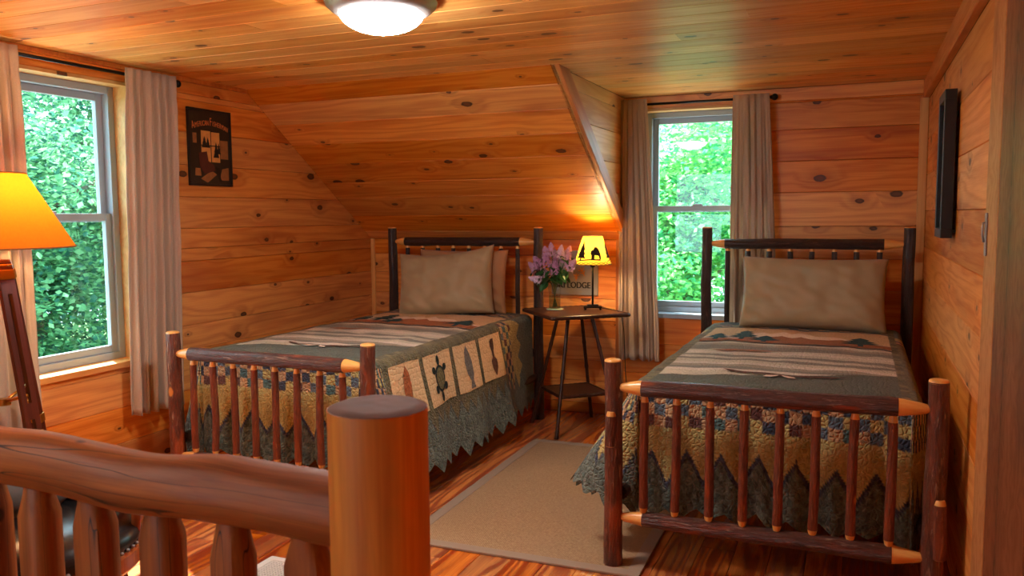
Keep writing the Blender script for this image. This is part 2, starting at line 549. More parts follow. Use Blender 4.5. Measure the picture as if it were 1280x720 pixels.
# left wall with window
m = MB()
m.box(XL - WT, YF - WT, -0.2, XL - BT, LW[0], H + 0.2)
m.box(XL - WT, LW[1], -0.2, XL - BT, Y0 + WT, H + 0.2)
m.box(XL - WT, LW[0], -0.2, XL - BT, LW[1], LW[2])
m.box(XL - WT, LW[0], LW[3], XL - BT, LW[1], H + 0.2)
wall_left = struct('wall_left', m, backing)
el = [0.055, 0.22, 0.39, 0.555, 0.73, 0.90, 1.065, 1.235, 1.40, 1.565, 1.735, 1.90]
def slope_y(z):
    return Y0 if z <= HK else -DS * (z - HK) / (H - HK)
for (z0, z1) in rows_between(0.0, H, el + [LW[2], LW[3], HK]):
    holes = [(LW[0], LW[1])] if (z0 < LW[3] - 0.005 and z1 > LW[2] + 0.005) else []
    # seen from the room: x axis of the board runs +y, face towards +x
    for (p, q) in minus((YF, slope_y(z0)), holes):
        qb = slope_y(z1) if abs(q - slope_y(z0)) < 1e-6 else q
        board(wall_left, (XL, 0, z0), (0, 1, 0), (0, 0, 1), p + 0.0006, q - 0.0006, z1 - z0, pine_wall, 0.019, x1b=qb)

# right wall
m = MB(); m.box(XR + BT, YF - WT, -0.2, XR + WT, Y0 + WT, H + 0.2)
wall_right = struct('wall_right', m, backing)
for (z0, z1) in rows_between(0.0, H - 0.10, [0.16, 0.35, 0.545, 0.735, 0.925, 1.105, 1.30, 1.495, 1.69]):
    for (p, q) in ((YF, -2.9), (-2.9, Y0)):
        board(wall_right, (XR, 0, z0), (0, -1, 0), (0, 0, 1), -q + 0.0006, -p - 0.0006, z1 - z0, pine_wall, 0.019)
# front wall behind the camera
m = MB()
m.box(XL - WT, YF - WT, -0.2, FW[0], YF - BT, H + 0.2); m.box(FW[1], YF - WT, -0.2, XR + WT, YF - BT, H + 0.2)
m.box(FW[0], YF - WT, -0.2, FW[1], YF - BT, FW[2]); m.box(FW[0], YF - WT, FW[3], FW[1], YF - BT, H + 0.2)
wall_front = struct('wall_front', m, backing)
for (z0, z1) in rows_between(0.0, H, eb + [FW[2], FW[3]]):
    holes = [(-FW[1], -FW[0])] if (z0 < FW[3] - 0.005 and z1 > FW[2] + 0.005) else []
    for (p, q) in minus((-XR, -XL), holes):
        board(wall_front, (0, YF, z0), (-1, 0, 0), (0, 0, 1), p, q, z1 - z0, pine_wall, 0.019)

# sloping ceiling beside the dormer: prism with boards, and the dormer cheek
m = MB()
nrm = Vector((0, -(H - HK), -DS)).normalized()    # into the room
off = -nrm * BT
a0 = Vector((XL, Y0, HK)) + off; a1 = Vector((XL, -DS, H)) + off
pr = [(a0.y + 0.0, a0.z), (a1.y, a1.z), (a1.y + 0.02, H + 0.1), (Y0 + 0.1, H + 0.1), (Y0 + 0.1, a0.z)]
n = len(pr); xa, xb = XL - 0.02, XD - BT
m.v = [(xa, p[0], p[1]) for p in pr] + [(xb, p[0], p[1]) for p in pr]
m.f = [tuple(range(n)), tuple(reversed(range(n, 2 * n)))] + [(i, n + i, n + (i + 1) % n, (i + 1) % n) for i in range(n)]
wall_slope = struct('wall_slope', m, backing)
sl = math.hypot(DS, H - HK)
sdir = Vector((0, -DS, H - HK)).normalized()
es = [0.0, 0.10, 0.285, 0.50, 0.665, 0.86, 1.05, 1.24, 1.42, sl]
for a, b in zip(es[:-1], es[1:]):
    org = Vector((0, Y0, HK)) + sdir * a
    board(wall_slope, org, (1, 0, 0), sdir, XL + 0.0006, XD - 0.0006, b - a, pine_wall, 0.019)
m = MB()
m.v = [(XD - BT, Y0, HK), (XD - BT, Y0, H), (XD - BT, -DS, H), (XD - 0.016, Y0, HK), (XD - 0.016, Y0, H), (XD - 0.016, -DS, H)]
m.f = [(0, 1, 2), (5, 4, 3), (0, 3, 4, 1), (1, 4, 5, 2), (2, 5, 3, 0)]
wall_dormer = struct('wall_dormer', m, backing)
zz = [HK, 1.27, 1.42, 1.60, 1.78, 1.93, H]
for z0, z1 in zip(zz[:-1], zz[1:]):
    y0 = -DS * (z0 - HK) / (H - HK); y1 = -DS * (z1 - HK) / (H - HK)
    # face +x : ex = +y, ey = +z
    board(wall_dormer, (XD + 0.001, 0, z0), (0, 1, 0), (0, 0, 1), y0, Y0 - 0.001, z1 - z0, pine_pale, 0.015, x0b=y1)

# trims
def trim(n, mb, mat=None):
    return struct('trim_%d' % n, mb, mat or pine_trim)
def board_trim(n, origin, ex, ey, x0, x1, w, t, mat=None, x0b=None, x1b=None):
    o = board(None, origin, ex, ey, x0, x1, w, mat or pine_trim, t, 0.004, x0b, x1b, 'trim_%d' % n)
    o['kind'] = 'structure'
    return o
# slanted casing along the cheek edge
ex = -sdir
o1 = Vector((XD + 0.001, -DS, H)); 
per = Vector((0, (H - HK), DS)).normalized()   # perpendicular to the slope, up into the dormer
board_trim(1, o1 + Vector((0.021, 0, 0)), ex, per, 0.0, sl + 0.0, 0.095, 0.045, pine_trim, x0b=0.095 * DS / (H - HK) * 1.0, x1b=sl - 0.095 * (H - HK) / DS)
# right wall top rail and corner strips
board_trim(2, (XR - 0.03, 0, H - 0.1), (0, -1, 0), (0, 0, 1), 0.0, 6.4, 0.1, 0.03)
board_trim(3, (0, -0.016, 0), (0, 0, 1), (-1, 0, 0), 0.0, H - 0.1, 0.045, 0.016, pine_pale).location.x = XR
board_trim(4, (XL + 0.03, -0.016, 0), (0, 0, 1), (-1, 0, 0), 0.0, HK, 0.03, 0.016, pine_pale)
board_trim(5, (XD + 0.0, -0.012, 0), (0, 0, 1), (-1, 0, 0), 0.0, HK, 0.05, 0.012, pine_trim)
# closet casing on the right wall near the camera
m = MB(); m.box(XR - 0.03, -2.80, 0, XR + 0.005, -2.60, H, 0.003); trim(6, m)
m = MB(); m.box(XR - 0.03, -3.30, 0, XR + 0.005, -2.81, H, 0.003); trim(7, m, pine_dark)
# ceiling cove strip on the left wall
m = MB(); m.box(XL, YF, H - 0.022, XL + 0.022, -DS, H, 0.003); trim(8, m)

# ------------------------------------------------------------------ windows
def window(name, o_loc, rz, w, z0, z1, zm):
    """local frame: x across (0..w), y outwards, opening at y=0 (room face of the wall)"""
    E_ = empty(name, o_loc, rz)
    E_['kind'] = 'structure'
    def b(nm, mat, *boxes):
        mb = MB()
        for q in boxes: mb.box(*q, 0.002)
        return mb.build(nm, mat, E_)
    t = 0.016
    b('jamb', pine_pale, (0, -0.004, z0, t, 0.105, z1))
    b('jamb', pine_pale, (w - t, -0.004, z0, w, 0.105, z1))
    b('head_jamb', pine_pale, (t, -0.004, z1 - t, w - t, 0.105, z1))
    b('sill', vinyl if name == 'window_2' else pine_pale, (-0.0, -0.022, z0 - 0.016, w, 0.105, z0 + 0.012))
    f0, f1 = 0.085, 0.155
    fr = 0.034
    za = z0 + 0.012; zb = z1 - t
    mb = MB()
    mb.box(t, f0, za, t + fr, f1, zb, 0.003); mb.box(w - t - fr, f0, za, w - t, f1, zb, 0.003)
    mb.box(t + fr, f0, za, w - t - fr, f1, za + fr, 0.003); mb.box(t + fr, f0, zb - fr, w - t - fr, f1, zb, 0.003)
    mb.build('frame', vinyl, E_)
    xa, xb = t + fr, w - t - fr
    for nm, (p, q, yy) in (('lower_sash', (za + fr, zm + 0.02, 0.098)), ('upper_sash', (zm - 0.02, zb - fr, 0.126))):
        st = 0.034
        mb = MB()
        mb.box(xa, yy, p, xa + st, yy + 0.026, q, 0.003); mb.box(xb - st, yy, p, xb, yy + 0.026, q, 0.003)
        mb.box(xa + st, yy, p, xb - st, yy + 0.026, p + st, 0.003); mb.box(xa + st, yy, q - st, xb - st, yy + 0.026, q, 0.003)
        s_ = mb.build(nm, vinyl, E_)
        mb = MB(); mb.box(xa + st - 0.004, yy + 0.011, p + st - 0.004, xb - st + 0.004, yy + 0.014, q - st + 0.004)
        mb.build('pane', pane_glass, s_)
    mb = MB(); mb.box(w / 2 - 0.03, 0.082, zm + 0.018, w / 2 + 0.03, 0.100, zm + 0.03, 0.003)
    mb.build('sash_lock', vinyl, E_)
    return E_
window('window_1', (XL, LW[0], 0), PI / 2, LW[1] - LW[0], LW[2], LW[3], 1.295)
window('window_2', (BW[0], Y0, 0), 0, BW[1] - BW[0], BW[2], BW[3], 1.322)

window('fill_window', (FW[1], YF, 0), PI, FW[1] - FW[0], FW[2], FW[3], 1.30)  # added window, out of view, lets in fill daylight from the front

# ------------------------------------------------------------------ outside
leaf_cols = [((120, 196, 130), (176, 224, 150), (84, 160, 120)), ((124, 204, 128), (192, 232, 156), (86, 172, 124)), ((92, 152, 112), (150, 200, 146), (60, 112, 98))]
def leaf_mat(i):
    T = NT('foliage')
    rp = T.n('ShaderNodeNewGeometry').outputs['Random Per Island']
    a, b, c = [lin(q) for q in leaf_cols[i]]
    col = T.mix(rp, a, b)
    col = T.mix(T.math('GREATER_THAN', rp, 0.7), col, c)
    df = T.n('ShaderNodeBsdfDiffuse', {'Color': col})
    tr = T.n('ShaderNodeBsdfTranslucent', {'Color': col})
    mx = T.n('ShaderNodeMixShader', {0: 0.6, 1: df.outputs[0], 2: tr.outputs[0]})
    T.t.links.new(mx.outputs[0], T.out.inputs[0])
    return T.m
LEAF = [leaf_mat(i) for i in range(3)]
trunk_mat = plain('tree_bark', (98, 88, 78), 0.9, vary=0.4, vscale=8)
def tree(label, base, crown_z, rad, n_leaf, li, seed, leaf=0.11):
    rg = np.random.default_rng(seed)
    rr = random.Random(seed)
    E_ = empty('tree', base)
    tag(E_, label, 'tree', 'trees outside the windows')
    top = crown_z - base[2]
    mb = MB()
    mb.tube([(0, 0, 0), (0.05, 0.03, top * 0.5), (-0.03, 0.06, top), (0, 0, top + rad[2] * 0.6)], [0.16, 0.12, 0.08, 0.02], 9)
    mb.build('trunk', trunk_mat, E_, smooth=True)
    nc = 70
    d = rg.normal(size=(nc, 3)); d /= np.linalg.norm(d, axis=1)[:, None]
    cen = d * (rg.random((nc, 1)) ** 0.45) * np.array(rad) + np.array([0, 0, top])
    mb = MB()
    for k in range(0, nc, 4):
        c = cen[k]
        s0 = Vector((0, 0, top - rad[2] * rr.uniform(-0.3, 0.9)))
        e = Vector(c); mid = s0.lerp(e, 0.5) + Vector((0, 0, 0.12))
        mb.tube([s0, mid, e], [0.045, 0.028, 0.008], 6)
    mb.build('branches', trunk_mat, E_, smooth=True)
    ci = rg.integers(0, nc, n_leaf)
    p = cen[ci] + rg.normal(size=(n_leaf, 3)) * np.array([0.30, 0.30, 0.17])
    ax = rg.normal(size=(n_leaf, 3)); ax[:, 2] *= 0.35; ax[:, 2] -= 0.15; ax /= np.linalg.norm(ax, axis=1)[:, None]
    up = rg.normal(size=(n_leaf, 3)) * 0.6 + np.array([0, 0, 1.0])
    sd = np.cross(ax, up); sd /= np.linalg.norm(sd, axis=1)[:, None]
    nn = np.cross(sd, ax)
    L = leaf * (0.6 + 0.7 * rg.random((n_leaf, 1)))
    v = np.stack([p, p + ax * L * 0.5 + sd * L * 0.33 + nn * L * 0.06, p + ax * L, p + ax * L * 0.5 - sd * L * 0.33 + nn * L * 0.06], 1).reshape(-1, 3)
    me = bpy.data.meshes.new('foliage')
    me.vertices.add(len(v)); me.vertices.foreach_set('co', v.astype(np.float32).ravel())
    me.loops.add(n_leaf * 4); me.loops.foreach_set('vertex_index', np.arange(n_leaf * 4, dtype=np.int32))
    me.polygons.add(n_leaf); me.polygons.foreach_set('loop_start', np.arange(0, n_leaf * 4, 4, dtype=np.int32))
    me.update(calc_edges=True)
    mk('foliage', me, LEAF[li], E_)['kind'] = 'stuff'
    return E_
GZ = -3.0
# added unseen pale roofs bounce daylight up to the ceiling; standing seams on top
roof_metal = plain('pale_bounce_metal', (206, 206, 200), 0.55)
def make_bounce_roof(n, org, rz, w, run, z0, z1):
    mb = MB()
    mb.v = [(-w / 2, 0, z0), (w / 2, 0, z0), (w / 2, run, z1), (-w / 2, run, z1), (-w / 2, 0, z0 - 0.12), (w / 2, 0, z0 - 0.12), (w / 2, run, z1 - 0.12), (-w / 2, run, z1 - 0.12)]
    mb.f = [(0, 1, 2, 3), (7, 6, 5, 4), (0, 4, 5, 1), (1, 5, 6, 2), (2, 6, 7, 3), (3, 7, 4, 0)]
    o = mb.build('roof_%d' % n, roof_metal, None, org, rot=(0, 0, rz)); o['kind'] = 'structure'
    k = 0; x_ = -w / 2 + 0.2
    sm = MB(); sm.v = [(-0.012, 0, z0), (0.012, 0, z0), (0.012, run, z1), (-0.012, run, z1), (-0.012, 0, z0 + 0.03), (0.012, 0, z0 + 0.03), (0.012, run, z1 + 0.03), (-0.012, run, z1 + 0.03)]
    sm.f = [(7, 6, 5, 4)[::-1], (0, 4, 5, 1)[::-1], (1, 5, 6, 2)[::-1], (2, 6, 7, 3)[::-1], (3, 7, 4, 0)[::-1]]
    me = sm.mesh('seam'); me.materials.append(roof_metal)
    while x_ < w / 2:
        mk('seam', me, None, o, (x_, 0, 0)); x_ += 0.4
make_bounce_roof(1, (0.0, Y0 + WT, 0), 0, 4.4, 2.2, 0.42, -0.25)
make_bounce_roof(2, (XL - WT, -2.6, 0), PI / 2, 4.6, 2.4, 0.30, -0.35)
m = MB()
def gfn(u, v):
    x = -30 + 60 * u; y = -30 + 60 * v
    return (x, y, GZ + 0.25 * mnoise.noise(Vector((x * 0.2, y * 0.2, 0))) - 0.2)
m.grid(gfn, 30, 30)
struct('ground', m, plain('meadow', (92, 128, 66), 0.95, vary=0.4, vscale=1.5))
tree('bright maple tree filling the back window view', (-1.25, 6.2, GZ), 1.2, (1.9, 1.5, 2.2), 34000, 1, 1, 0.085)
tree('leafy tree behind the back window, right of the maple', (1.4, 8.4, GZ), 1.6, (2.2, 1.6, 2.6), 20000, 1, 2, 0.10)
tree('leafy tree behind the back window, left of the maple', (-4.4, 8.8, GZ), 1.4, (2.3, 1.6, 2.6), 20000, 0, 3, 0.10)
tree('tall tree far behind the back window maple', (-1.9, 11.0, GZ), 2.0, (3.0, 1.6, 3.4), 22000, 0, 4, 0.12)
tree('shady tree close outside the left window', (-7.2, 1.0, GZ), 0.9, (1.5, 1.8, 2.1), 36000, 2, 5, 0.08)
tree('shady tree outside the left window, towards the back', (-8.6, 3.6, GZ), 1.3, (1.6, 2.0, 2.6), 26000, 2, 6, 0.09)
tree('shady tree outside the left window, towards the front', (-8.2, -1.6, GZ), 1.2, (1.6, 2.0, 2.4), 16000, 0, 7, 0.09)
tree('tall tree far outside the left window', (-11.5, 3.0, GZ), 1.8, (1.6, 3.4, 3.4), 24000, 2, 8, 0.12)
#PART2
# ------------------------------------------------------------------ log furniture
def log_obj(name, p0, p1, r0, r1, mat, parent, seg=12, nz=10, wob=0.03, tip0=0.0, tip1=0.0, tipmat=None, tip_r=0.35, round_top=False, seed=0, tipname='peeled_tip', cap0=True):
    """a log from p0 to p1, its own axis along local z; peeled tapered ends become sub-parts"""
    p0 = Vector(p0); p1 = Vector(p1); d = p1 - p0; L = d.length
    q = Vector((0, 0, 1)).rotation_difference(d)
    def ring(z, k):
        th = 2 * PI * k / seg
        r = r0 + (r1 - r0) * z / L
        nz_ = mnoise.noise(Vector((math.cos(th) * 1.3 + seed * 7.1, math.sin(th) * 1.3, z * 7 + seed * 3.3)))
        return r * (1 + wob * 2.2 * nz_)
    bx = r0 * wob * 6
    def off(z):
        return (bx * mnoise.noise(Vector((z * 3, seed * 1.7, 0))), bx * mnoise.noise(Vector((z * 3, seed * 2.9, 5))))
    def body(za, zb, n, rf=None, close0=True, close1=True):
        mb = MB()
        for i in range(n + 1):
            z = za + (zb - za) * i / n
            ox, oy = off(z)
            sc = rf(i / n) if rf else 1
            for k in range(seg):
                th = 2 * PI * k / seg
                r = ring(z, k) * sc
                mb.v.append((ox + r * math.cos(th), oy + r * math.sin(th), z))
        for i in range(n):
            for k in range(seg):
                k2 = (k + 1) % seg
                mb.f.append((i * seg + k, i * seg + k2, (i + 1) * seg + k2, (i + 1) * seg + k))
        if close0: mb.f.append(tuple(reversed(range(seg))))
        if close1: mb.f.append(tuple(n * seg + k for k in range(seg)))
        return mb
    mb = body(tip0, L - tip1, nz)
    o = mb.build(name, mat, parent, angle=0.9)
    o.location = p0
    o.rotation_mode = 'QUATERNION'
    o.rotation_quaternion = q
    if tip0:
        body(0, tip0 + 0.001, 5, lambda t: tip_r + (0.97 - tip_r) * t ** 0.7).build(tipname, tipmat or peeled, o, angle=0.9)
    if tip1:
        body(L - tip1 - 0.001, L, 5, lambda t: tip_r + (0.97 - tip_r) * (1 - t) ** 0.7).build(tipname, tipmat or peeled, o, angle=0.9)
    if round_top:
        h = r1 * 0.28
        mb = MB()
        ox, oy = off(L)
        for i, (rs, dz) in enumerate(((1.0, -0.004), (0.98, h * 0.35), (0.86, h * 0.8), (0.6, h), (0.02, h * 1.02))):
            for k in range(seg):
                th = 2 * PI * k / seg
                r = ring(L, k) * rs
                mb.v.append((ox + r * math.cos(th), oy + r * math.sin(th), L + dz))
        for i in range(4):
            for k in range(seg):
                k2 = (k + 1) % seg
                mb.f.append((i * seg + k, i * seg + k2, (i + 1) * seg + k2, (i + 1) * seg + k))
        mb.build('post_top', peeled, o, smooth=True)
    return o

def make_bed(bx, label, sd):
    E_ = empty('log_bed', (bx, 0, 0))
    tag(E_, label, 'bed', 'twin log beds')
    for s in (-1, 1):
        log_obj('foot_post', (s * PW, YFT, 0), (s * PW, YFT, ZF - 0.008), 0.035, 0.031, bark_post, E_, 16, 24, 0.035, round_top=True, seed=sd + s)
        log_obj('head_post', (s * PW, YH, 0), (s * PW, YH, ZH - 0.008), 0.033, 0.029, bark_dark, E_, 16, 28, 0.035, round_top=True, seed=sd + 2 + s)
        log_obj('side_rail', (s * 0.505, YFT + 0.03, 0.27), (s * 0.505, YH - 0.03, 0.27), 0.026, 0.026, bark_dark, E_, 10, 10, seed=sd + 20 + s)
    a = PW - 0.02
    log_obj('rail', (-a, YFT, 0.672), (a, YFT, 0.672), 0.030, 0.031, bark_rail, E_, 14, 24, 0.04, 0.085, 0.095, seed=sd + 5)
    log_obj('rail', (-a, YFT, 0.190), (a, YFT, 0.190), 0.029, 0.030, bark_rail, E_, 14, 24, 0.04, 0.09, 0.10, seed=sd + 6)
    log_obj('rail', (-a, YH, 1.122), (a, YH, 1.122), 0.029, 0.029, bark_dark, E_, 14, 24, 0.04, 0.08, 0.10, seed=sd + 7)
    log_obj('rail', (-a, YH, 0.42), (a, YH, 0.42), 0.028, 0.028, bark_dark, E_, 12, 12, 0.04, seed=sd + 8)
    for i in range(8):
        x = -0.413 + i * 0.1155
        log_obj('spindle', (x, YFT, 0.214), (x + 0.003, YFT, 0.650), 0.0165, 0.015, bark_spindle, E_, 10, 16, 0.05, 0.022, 0.026, tip_r=0.6, seed=sd + 30 + i, tipname='peeled_end')
        x = -0.41 + i * 0.1135
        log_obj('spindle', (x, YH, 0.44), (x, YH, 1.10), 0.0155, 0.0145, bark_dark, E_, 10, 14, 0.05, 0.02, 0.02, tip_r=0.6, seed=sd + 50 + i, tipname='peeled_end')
    mb = MB(); mb.box(-0.465, YFT + 0.185, 0.24, 0.465, YH - 0.045, 0.655, 0.03)
    mb.build('mattress', mattress_mat, E_, angle=0.6)
    return E_
bed1 = make_bed(B1, 'bark-covered log bed by the poster wall, beneath the sloping ceiling', 100)
bed2 = make_bed(B2, 'bark-covered log bed by the dormer window, nearest the right wall', 200)
# sawn-off limb stubs on the foot posts of the near bed
log_obj('limb_stub', (-PW - 0.004, YFT - 0.024, 0.455), (-PW - 0.002, YFT - 0.026, 0.585), 0.020, 0.019, bark_post, bed2, 12, 6, 0.03, 0.004, 0.016, tip_r=0.75, seed=301)
log_obj('limb_stub', (PW + 0.012, YFT - 0.022, 0.20), (PW + 0.010, YFT - 0.026, 0.395), 0.022, 0.020, bark_spindle, bed2, 12, 6, 0.03, 0.004, 0.016, tip_r=0.7, seed=302)

# ------------------------------------------------------------------ quilts
QC = {k: np.array(lin(v)) for k, v in dict(
    grey=(112, 122, 108), khaki=(204, 180, 108), olive=(112, 100, 62), cream=(232, 200, 152), peach=(236, 196, 142),
    navy=(58, 62, 78), maroon=(104, 58, 48), check=(214, 164, 114), teal=(84, 112, 108), steel=(96, 108, 118),
    brown=(164, 108, 68), darkhill=(92, 94, 74), water1=(222, 208, 176), water2=(176, 160, 132), water3=(146, 136, 116),
    pale=(240, 222, 198), pine=(28, 66, 66), line=(70, 52, 44), band=(84, 82, 64), rust=(176, 88, 48)).items()}
def hsh(i, j, k=0):
    h = math.sin(i * 127.1 + j * 311.7 + k * 74.7) * 43758.5453
    return h - math.floor(h)
CHK = ['navy', 'check', 'maroon', 'khaki', 'steel', 'check', 'teal', 'maroon']
def check(a, b, seed):
    i, j = math.floor(a), math.floor(b)
    if (i + j) % 2: return QC['check'] * (0.8 + 0.35 * hsh(i, j, seed)) if hsh(i, j, seed + 3) > 0.35 else QC['khaki']
    return QC[['navy', 'maroon', 'steel', 'navy', 'teal'][int(hsh(i, j, seed) * 5)]]
def tri(t):
    t = t - math.floor(t)
    return 1 - abs(2 * t - 1)
QH, QF, QHW, QR = -0.295, -2.062, 0.455, 0.046
def col_top(x, y):
    ax = abs(x)
    if ax > 0.43:
        return QC['olive'] * (0.55 + 0.95 * hsh(math.floor(y / 0.028 + 0.4 * mnoise.noise(Vector((x * 20, y * 20, 0)))), int(x > 0)))
    n = mnoise.noise(Vector((x * 3, y * 3, 4.0)))
    n2 = mnoise.noise(Vector((x * 9, y * 9, 9.0)))
    if y > -0.40: return QC['band'] * 0.8
    if y > -0.53:
        return check((x + 5) / 0.05, (y + 5) / 0.042, 5) * 0.6 + QC['band'] * 0.25
    if y > -1.02: return QC['peach'] * (0.95 + 0.1 * n2)
    yy = y + 0.02 * n
    if y > -1.05: return QC['line'] * (0.7 + 0.6 * hsh(math.floor(x / 0.02), 3))
    hill = -1.90 + 0.27 * ((x + QHW) / 0.91) ** 2 + 0.015 * n
    if y > hill:
        t = (yy + 1.05) / (-0.75) * 15
        k = hsh(math.floor(t + 0.6 * n), 2)
        return QC[['water1', 'pale', 'water2', 'water1', 'water3', 'pale'][int(k * 6)]] * (0.9 + 0.2 * (n2))
    if y > hill - 0.012: return QC['olive'] * 0.7
    return QC['darkhill'] * (0.9 + 0.2 * n2)
def col_foot(s, d):
    if d < 0.055: return QC['darkhill']
    if d < 0.185: return check((s + 5) / 0.043, (d - 0.055) / 0.0434, 11)
    zz = 0.262 + 0.11 * tri(s / 0.128 + 0.2) + 0.02 * hsh(math.floor(s / 0.128 + 0.2), 8)
    if d < zz: return QC['khaki'] * (0.82 + 0.3 * (0.5 + 0.5 * mnoise.noise(Vector((s * 30, d * 30, 2)))))
    if d < zz + 0.028: return QC['navy'] * (0.6 + 1.5 * hsh(math.floor(s / 0.007), math.floor(d / 0.007)))
    return QC['grey'] * (0.5 + 0.85 * hsh(math.floor(s / 0.012), math.floor(d / 0.016)))
def col_side(y, d):
    if y > -0.79:
        if y > -0.54 + 0.06 * (tri(d / 0.12) - 0.5): return QC['grey'] * (0.75 + 0.45 * hsh(math.floor(y / 0.008), math.floor(d / 0.008)))
        if d > 0.33 + 0.10 * tri(y / 0.09): return QC['grey'] * (0.75 + 0.45 * hsh(math.floor(y / 0.008), math.floor(d / 0.008)))
        if y > -0.67 + 0.02 * (tri(d / 0.12)): return QC['khaki'] * (0.7 + 0.4 * (0.5 + 0.5 * mnoise.noise(Vector((y * 30, d * 30, 2)))))
        return check((y + 5) / 0.04, (d + 3) / 0.04, 21)
    zz = 0.335 + 0.085 * tri(y / 0.088) * (0.5 + 0.7 * hsh(math.floor(y / 0.088), 4))
    if d < zz:
        k = 0.5 + 0.5 * mnoise.noise(Vector((y * 40, d * 12, 2)))
        return QC['olive'] * (0.45 + 1.15 * k)
    if d < zz + 0.006: return QC['navy'] * 0.8
    return QC['grey'] * (0.5 + 0.85 * hsh(math.floor(y / 0.012), math.floor(d / 0.02)))

qT = NT('quilt_cotton')
_at = qT.n('ShaderNodeVertexColor', layer_name='Col').outputs[0]
_tc = qT.n('ShaderNodeTexCoord').outputs['Object']
_mo = qT.noise(_tc, 70, 3, 0.7)
_c = qT.mix(qT.mr(_mo, 0.3, 0.7, 0, 0.4), _at, qT.mix(0.55, _at, (0.02, 0.02, 0.02)))
_vq = qT.n('ShaderNodeTexVoronoi', {'Vector': _tc, 'Scale': 58.0, 'Randomness': 0.9}, feature='DISTANCE_TO_EDGE')
_pf = qT.mr(_vq.outputs['Distance'], 0.0, 0.25, 0, 1, True)
qT.bump(qT.math('ADD', _pf, qT.math('MULTIPLY', _mo, 0.9)), 0.7, 0.008)
quilt_mat = qT.fin(_c, 0.88, Sheen_Weight=0.1)
def applique_mat(name, rgb, k=0.3):
    T = NT(name)
    tc = T.n('ShaderNodeTexCoord').outputs['Object']
    f = T.noise(tc, 90, 3, 0.7)
    a = lin(rgb)
    c = T.mix(T.mr(f, 0.3, 0.7), tuple(min(1, v * (1 + k)) for v in a), tuple(v * (1 - k) for v in a))
    vq = T.n('ShaderNodeTexVoronoi', {'Vector': tc, 'Scale': 40.0, 'Randomness': 0.6}, feature='DISTANCE_TO_EDGE')
    T.bump(T.mr(vq.outputs['Distance'], 0.0, 0.25, 0, 1, True), 0.4, 0.006)
    return T.fin(c, 0.9)
AP = dict(cream=applique_mat('cream_patch', (236, 198, 146), 0.12), pine=applique_mat('pine_green_patch', (30, 66, 66), 0.35),
          black=applique_mat('black_green_patch', (26, 36, 30), 0.3), brown=applique_mat('brown_patch', (164, 104, 64), 0.2),
          pale=applique_mat('pale_patch', (240, 214, 188), 0.1), bark=applique_mat('bark_brown_patch', (98, 62, 44), 0.4),
          rust=applique_mat('rust_patch', (176, 98, 50), 0.4), grey=applique_mat('grey_patch', (122, 112, 102), 0.3),
          shell=applique_mat('shell_patch', (120, 110, 70), 0.5))

